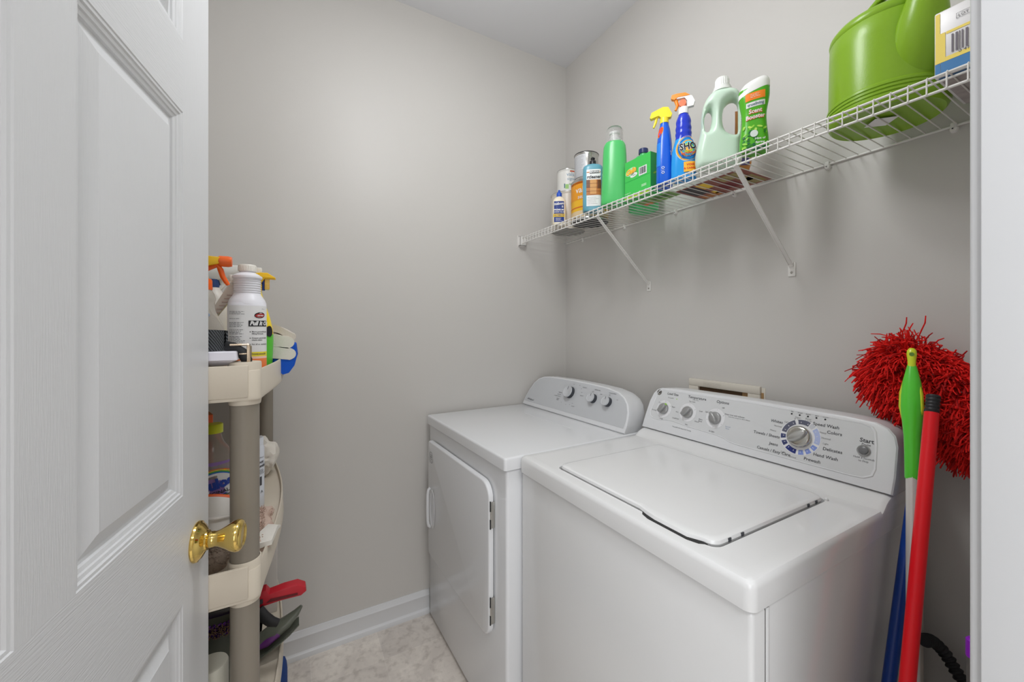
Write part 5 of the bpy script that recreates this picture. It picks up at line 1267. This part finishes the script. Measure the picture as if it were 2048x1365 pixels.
m = MB(); GBN = mat('grey_bin', (110, 104, 98), rough=.45); m.loft([[Vector((x, y, z)) for x, y in rrect(-.10 - e, .085 + e, -.085 - e, .085 + e, .015, 4)] for e, z in ((0, 0), (.004, .092), (.005, .094))], GBN); m.build('bin_body', t2)
t = thing('dustpan', 'translucent grey dustpan with a purple handle insert jutting over the third board', 'dustpan', (-.055, 1.275, ZL), 0)
SMK = mat('smoky_plastic', (112, 116, 104), rough=.2, trans=.35, var=.02)
m = MB()
path = [(-.11, 0, .020), (-.05, 0, .030), (-.01, 0, .046), (.02, 0, .060), (.05, 0, .074), (.072, 0, .092), (.084, 0, .106)]
m.tube(path, [(.010, .012), (.014, .018), (.018, .024), (.020, .026), (.016, .020), (.009, .012), (.004, .005)], SMK, 20); m.build('handle', t)
m = MB(); m.tube([(-.03, -.018, .036), (.0, -.024, .048), (.026, -.020, .060), (.038, -.012, .066)], [(.003, .003), (.010, .006), (.009, .006), (.003, .003)], mat('violet_insert', (96, 44, 110), rough=.3), 14); m.build('insert', t)
m = MB(); rr_ = []
for x, y, w_, z in ((-.11, 0, .05, .002), (-.05, 0, .044, .006), (-.01, -.004, .034, .022), (.03, -.006, .030, .040), (.055, -.004, .026, .052), (.078, 0, .018, .064)):
    rr_.append([Vector((x, y - w_, z)), Vector((x, y, z - .010 if z > .012 else z)), Vector((x, y + w_, z)), Vector((x, y + w_, z + .003)), Vector((x, y, z - .006 if z > .012 else z + .003)), Vector((x, y - w_, z + .003))])
m.loft(rr_, SMK); m.build('pan', t)
t = thing('hand_brush', 'dustpan brush with purple bristles lying behind the near post on the third board', 'brush', (-.165, 1.160, .580), .0)
m = MB(); m.box(-.07, .06, .010, .045, -.010, .024, SMK, .004); m.box(-.06, .05, .012, .043, -.1655, -.010, SMK, .003); m.build('brush_block', t)
rnd = random.Random(9); m = MB(); PUR = mat('purple_bristle', (128, 52, 190), rough=.7); PUR2 = mat('brown_bristle_tip', (140, 110, 90), rough=.8)
for k in range(420):
    x = rnd.uniform(-.062, .056); z = rnd.uniform(-.004, .022); y = .012
    d = Vector((rnd.uniform(-.25, .25), -1, rnd.uniform(.2, .6))).normalized()
    p = Vector((x, y, z)); m.tube([p, p + d * .026], .0011, PUR, 4); m.tube([p + d * .026, p + d * .034], .0010, PUR2, 4)
o = m.build('bristles', t); o['kind'] = 'stuff'
t = thing('spray_can', 'aerosol can with a big cream cap at the near end of the third board', 'spray can', (-.142, 1.005, ZL), gaze(-.142, 1.005, .3))
m = MB(); r_ = .031; m.lathe([(r_, 0), (r_ + .001, .003), (r_, .006), (r_, .150), (r_ - .002, .156), (r_ - .003, .160)], WHITE, seg=40); m.build('can_body', t)
m = MB(); m.lathe([(r_ + .0005, .160), (r_ + .0005, .208), (r_ - .001, .2115), (r_ - .004, .2125), (r_ - .010, .2115), (r_ - .018, .2118), (.001, .2118)], mat('cream_cap', (206, 204, 190), rough=.4), seg=40); m.build('cap', t)
m = MB(); fn = lambda u, v, k=0: Vector(((r_ + .0005) * math.cos(-PI / 2 + u / r_), (r_ + .0005) * math.sin(-PI / 2 + u / r_), v))
m.patch(fn, -.06, .06, .149, .151, 24, 1, INK); m.text(fn, 'SPRAY & CLEAN', .008, mat('dark_red', (170, 50, 50)), 0, .140); lines(m, fn, -.03, .03, .10, .13, 4, INK, .001, 3); m.build('printing', t, recalc=False)
# --- bottom board
t = thing('sneaker', 'blue sneaker with a tan sole poking out past the bottom board', 'shoe', (-.165, 1.600, ZB), PI)
SB = mat('blue_suede', (36, 66, 130), rough=.8, var=.1, scale=60); ST = mat('tan_sole', (176, 146, 108), rough=.6)
m = MB(); secs = []
for x, w_, h_2 in ((-.158, .014, .045), (-.155, .024, .070), (-.15, .030, .085), (-.12, .036, .100), (-.06, .038, .100), (-.02, .040, .085), (.02, .042, .070), (.05, .038, .055), (.066, .026, .042)):
    secs.append([Vector((x, w_ * math.cos(a), .022 + max(0, math.sin(a)) * h_2)) for a in [i * PI / 14 for i in range(15)]])
m.loft(secs, SB); m.build('upper', t)
m = MB(); m.loft([[Vector((x, y_, z)) for x, y_ in rrect(-.158, .074, -.044, .044, .035, 5)] for z in (0, .006, .022, .026)], ST)
m.tube([(.071, -.03, .03), (.078, 0, .03), (.071, .03, .03)], .005, mat('dark_brown_trim', (70, 54, 44)), 8); m.build('sole', t)
m = MB()
for k in range(4): m.tube([(.0 - k * .018, -.026, .086 + k * .004), (.006 - k * .018, 0, .103 + k * .004 - (.006 if k == 0 else 0)), (.0 - k * .018, .026, .086 + k * .004)], .0025, mat('dark_brown_trim', (70, 54, 44)), 6)
m.patch(lambda u, v, k=0: Vector((.03 + u, -.0415 + .004 * abs(v) * 10, .055 + v)), -.02, .02, -.012, .010, 2, 2, mat('pale_blue_flash', (150, 170, 200))); m.build('laces', t)

# ------------------------------------------------------------------ brooms and mop in the gap by the right wall
def lean(foot, top): return Vector(top) - Vector(foot)
def pole_thing(name, label, cat, foot, top, parts):
    d = lean(foot, top); q = d.to_track_quat('Z', 'Y').to_matrix().to_4x4()
    t = thing(name, label, cat, foot, 0); parts(t, d.length)
    for c_ in t.children: c_.data.transform(q)
    return t
RP = mat('red_pole', (232, 4, 24), rough=.3, coat=.15); 
def p_red(t, L):
    m = MB(); m.lathe([(.0112, 0), (.0112, L - .040)], RP, seg=28); m.build('pole', t)
    pr = [(.0098, L - .041)]; z = L - .038
    for k in range(5): pr += [(.0098, z), (.0110, z + .0022), (.0110, z + .0040), (.0098, z + .0060)]; z += .0068
    m = MB(); m.lathe(pr + [(.0094, z), (.001, z)], BLK, seg=28); m.build('threaded_tip', t)
pole_thing('broomstick', 'red pole with a black threaded tip, standing upright against the right wall', 'pole', (.695, .250, 0), (1.131, .280, 1.179), p_red)
BP = mat('blue_pole', (12, 62, 150), rough=.28, coat=.3)
MH = Vector((1.325, .330, 1.20))
def p_blue(t, L):
    m = MB(); m.lathe([(.0105, 0), (.0110, .003), (.0110, L)], BP, seg=28); m.build('pole', t)
foot = Vector((.842, .3285, 0)); top = Vector((1.222, .3155, 1.13))
t = pole_thing('string_mop', 'upturned mop with shaggy red string head and blue pole, against the right wall', 'mop', foot, top, p_blue)
inv = Matrix.Translation(-foot)
REDY = mat('red_yarn', (232, 26, 20), rough=.85, var=.25, scale=120, bump=.6, bscale=900); REDY2 = mat('dark_red_yarn', (170, 14, 16), rough=.9, var=.2, scale=100)
# head: a padded spine with loops of yarn, kept in front of the wall
m = MB(); m.M = inv
A, Bp = Vector((1.300, .392, 1.222)), Vector((1.300, .205, 1.085))
pts = [A.lerp(Bp, k / 8) for k in range(9)]
m.tube(pts, [(.012, .020), (.018, .036), (.020, .044), (.020, .050), (.020, .052), (.020, .052), (.020, .050), (.020, .044), (.014, .03)], REDY2, 20)
hd = m.build('mop_head', t)
rnd = random.Random(21); m = MB(); m.M = inv
cl = 0
AX = (Bp - A).normalized()
PERP = Vector((0, -AX.z, AX.y))       # up and to the wall side in the wall plane
if PERP.z < 0: PERP = -PERP
for k in range(420):
    u = rnd.random() * 1.04 - .04; base = A.lerp(Bp, u)
    ang = rnd.uniform(-PI, PI)
    prof = .40 + .60 * math.sin(PI * min(.62, max(.10, u + .18)))
    ca, sa = math.cos(ang), abs(math.sin(ang))
    out = (PERP * ca + Vector((-1, 0, 0)) * sa * .7 + AX * rnd.uniform(-.6, .6) + (-AX * 1.1 if u < .10 else Vector())).normalized()
    root = base + Vector((-.010, 0, 0)) + PERP * ca * .062 * prof + Vector((-1, 0, 0)) * sa * .026
    ln = rnd.uniform(.030, .052)
    if ca < -.2: ln *= 1.35
    elif u < .12: ln *= 1.5
    for q in range(rnd.randint(11, 16)):
        jit = Vector((rnd.gauss(0, .22), rnd.gauss(0, .30), rnd.gauss(0, .30)))
        d = (out + jit).normalized(); P = []; l2 = ln * rnd.uniform(.7, 1.15); p = root + Vector((rnd.gauss(0, .003), rnd.gauss(0, .006), rnd.gauss(0, .006)))
        side = d.cross(Vector((rnd.uniform(-1, 1), rnd.uniform(-1, 1), rnd.uniform(-1, 1)))).normalized()
        if rnd.random() < .45:
            w2 = side * rnd.uniform(.005, .011); e_ = p + d * l2 * .62 + Vector((0, 0, -.004))
            P = [p - w2 * .4, p.lerp(e_, .6) - w2, e_ - w2 * .5, e_ + w2 * .6, p.lerp(e_, .55) + w2, p + w2 * .4]
            P = [Vector((max(1.222, min(q2.x, XR - .006)), q2.y, q2.z)) for q2 in P]
            rr = rnd.uniform(.0013, .0019); m.tube(P, rr, REDY if rnd.random() < .8 else REDY2, 4); continue
        for s_ in range(6):
            P.append(Vector((max(1.222, min(p.x, XR - .006)), p.y, p.z)))
            d = (d + Vector((0, 0, -.30)) + side * (.50 * math.sin(s_ * 1.7 + q))).normalized(); p = p + d * (l2 / 5)
        rr = rnd.uniform(.0011, .0017)
        m.tube(P, [rr, rr, rr, rr, rr, rr * .8], REDY if rnd.random() < .8 else REDY2, 4)
o = m.build('yarn', hd); o['kind'] = 'stuff'

GP = mat('green_grip', (84, 204, 52), rough=.3, coat=.2); YG = mat('lime_yellow_grip', (206, 220, 40), rough=.3, coat=.2); SP = mat('silver_pole', (214, 210, 206), rough=.3, metal=.3)
def p_green(t, L):
    m = MB(); m.lathe([(.0098, 0), (.0098, L - .255)], SP, seg=28); m.build('pole', t)
    g0 = L - .26; prof = [(.0105, 0), (.0115, .003), (.0120, .05), (.0128, .085), (.0160, .125), (.0180, .150), (.0176, .175), (.0146, .205), (.0090, .235), (.0065, .245)]
    m = MB(); m.loft([sring(g0 + z, r_, r_ * .85, 2.0, 32) for r_, z in prof], GP); m.build('grip', t)
    m = MB(); m.tube([(.0110, -.003, g0 + .105), (.0150, -.005, g0 + .150), (.0142, -.005, g0 + .180), (.0090, -.003, g0 + .215), (.0050, 0, g0 + .240)], [(.002, .003), (.0058, .010), (.0058, .010), (.004, .007), (.002, .004)], YG, 14)
    m.tube([(-.0112, .002, g0 + .118), (-.0142, .003, g0 + .150), (-.0132, .003, g0 + .180), (-.0090, .0, g0 + .215)], [(.002, .003), (.0042, .008), (.0042, .008), (.002, .004)], YG, 14)
    m.build('side_inlay', t)
    m = MB(); m.loft([sring(g0 + z, a, b_3, 2.0, 24) for z, a, b_3 in ((.236, .0080, .007), (.246, .0064, .0066), (.256, .0072, .007), (.268, .0084, .0075), (.276, .0076, .0068), (.281, .0045, .004))], YG)
    m.lathe([(.0055, .0096), (.0055, .0106)], mat('olive_hole', (90, 130, 40)), (.002, 0, g0 + .266), 16, 'Y') if False else m.tube([(.0, -.0080, g0 + .266), (.0, .0080, g0 + .266)], .0042, mat('olive_hole', (90, 130, 40)), 14)
    m.build('hanging_tip', t)
q_ = pole_thing('telescopic_pole', 'silver pole with a green and yellow moulded grip, standing between the blue and red poles', 'pole', (.824, .224, 0), (1.1975, .3305, 1.245), p_green)
pole_thing('thin_rod', 'slim ivory rod behind the red pole, reaching the floor', 'pole', (1.300, .346, 0), (1.300, .346, 1.05), lambda t, L: MB().lathe([(.0075, 0), (.0075, L)], mat('ivory_rod', (206, 196, 186), rough=.4), seg=20).build('pole', t))

# black corrugated drain hose low on the wall
m = MB(); path = []; rads = []
cp = [Vector((1.240, .322, .610)), Vector((1.285, .320, .592)), Vector((1.305, .306, .568)), Vector((1.305, .285, .535)), Vector((1.305, .262, .500)), Vector((1.305, .245, .44)), Vector((1.305, .24, .30)), Vector((1.305, .24, .10)), Vector((1.305, .24, .0))]
N = 620
for i in range(N):
    u = i / (N - 1) * (len(cp) - 1); k = min(int(u), len(cp) - 2); f_ = u - k
    p0, p1, p2, p3 = cp[max(k - 1, 0)], cp[k], cp[k + 1], cp[min(k + 2, len(cp) - 1)]
    path.append(.5 * ((2 * p1) + (-p0 + p2) * f_ + (2 * p0 - 5 * p1 + 4 * p2 - p3) * f_ * f_ + (-p0 + 3 * p1 - 3 * p2 + p3) * f_ ** 3)); rads.append(.0120)
acc = 0.0
for i in range(1, N):
    acc += (path[i] - path[i - 1]).length; rads[i] = .0118 + .0017 * math.sin(2 * PI * acc / .0105)
m.tube(path, rads, BLK, 18)
o = m.build('drain_hose'); tag(o, 'black corrugated drain hose curving down by the right wall below the poles', 'hose')
t = thing('grey_rod', 'grey rod with a purple band, barely showing behind the right door casing', 'rod', (1.0, .2000, 0), 0)
m = MB(); m.lathe([(.0085, 0), (.0085, .757)], mat('grey_rod_plastic', (104, 102, 98), rough=.4), seg=20); m.build('shaft', t)
m = MB(); m.lathe([(.0085, .757), (.0095, .758), (.0095, .786), (.007, .789), (.001, .789)], mat('violet_plastic', (150, 40, 200), rough=.35), seg=20); m.build('purple_band', t)
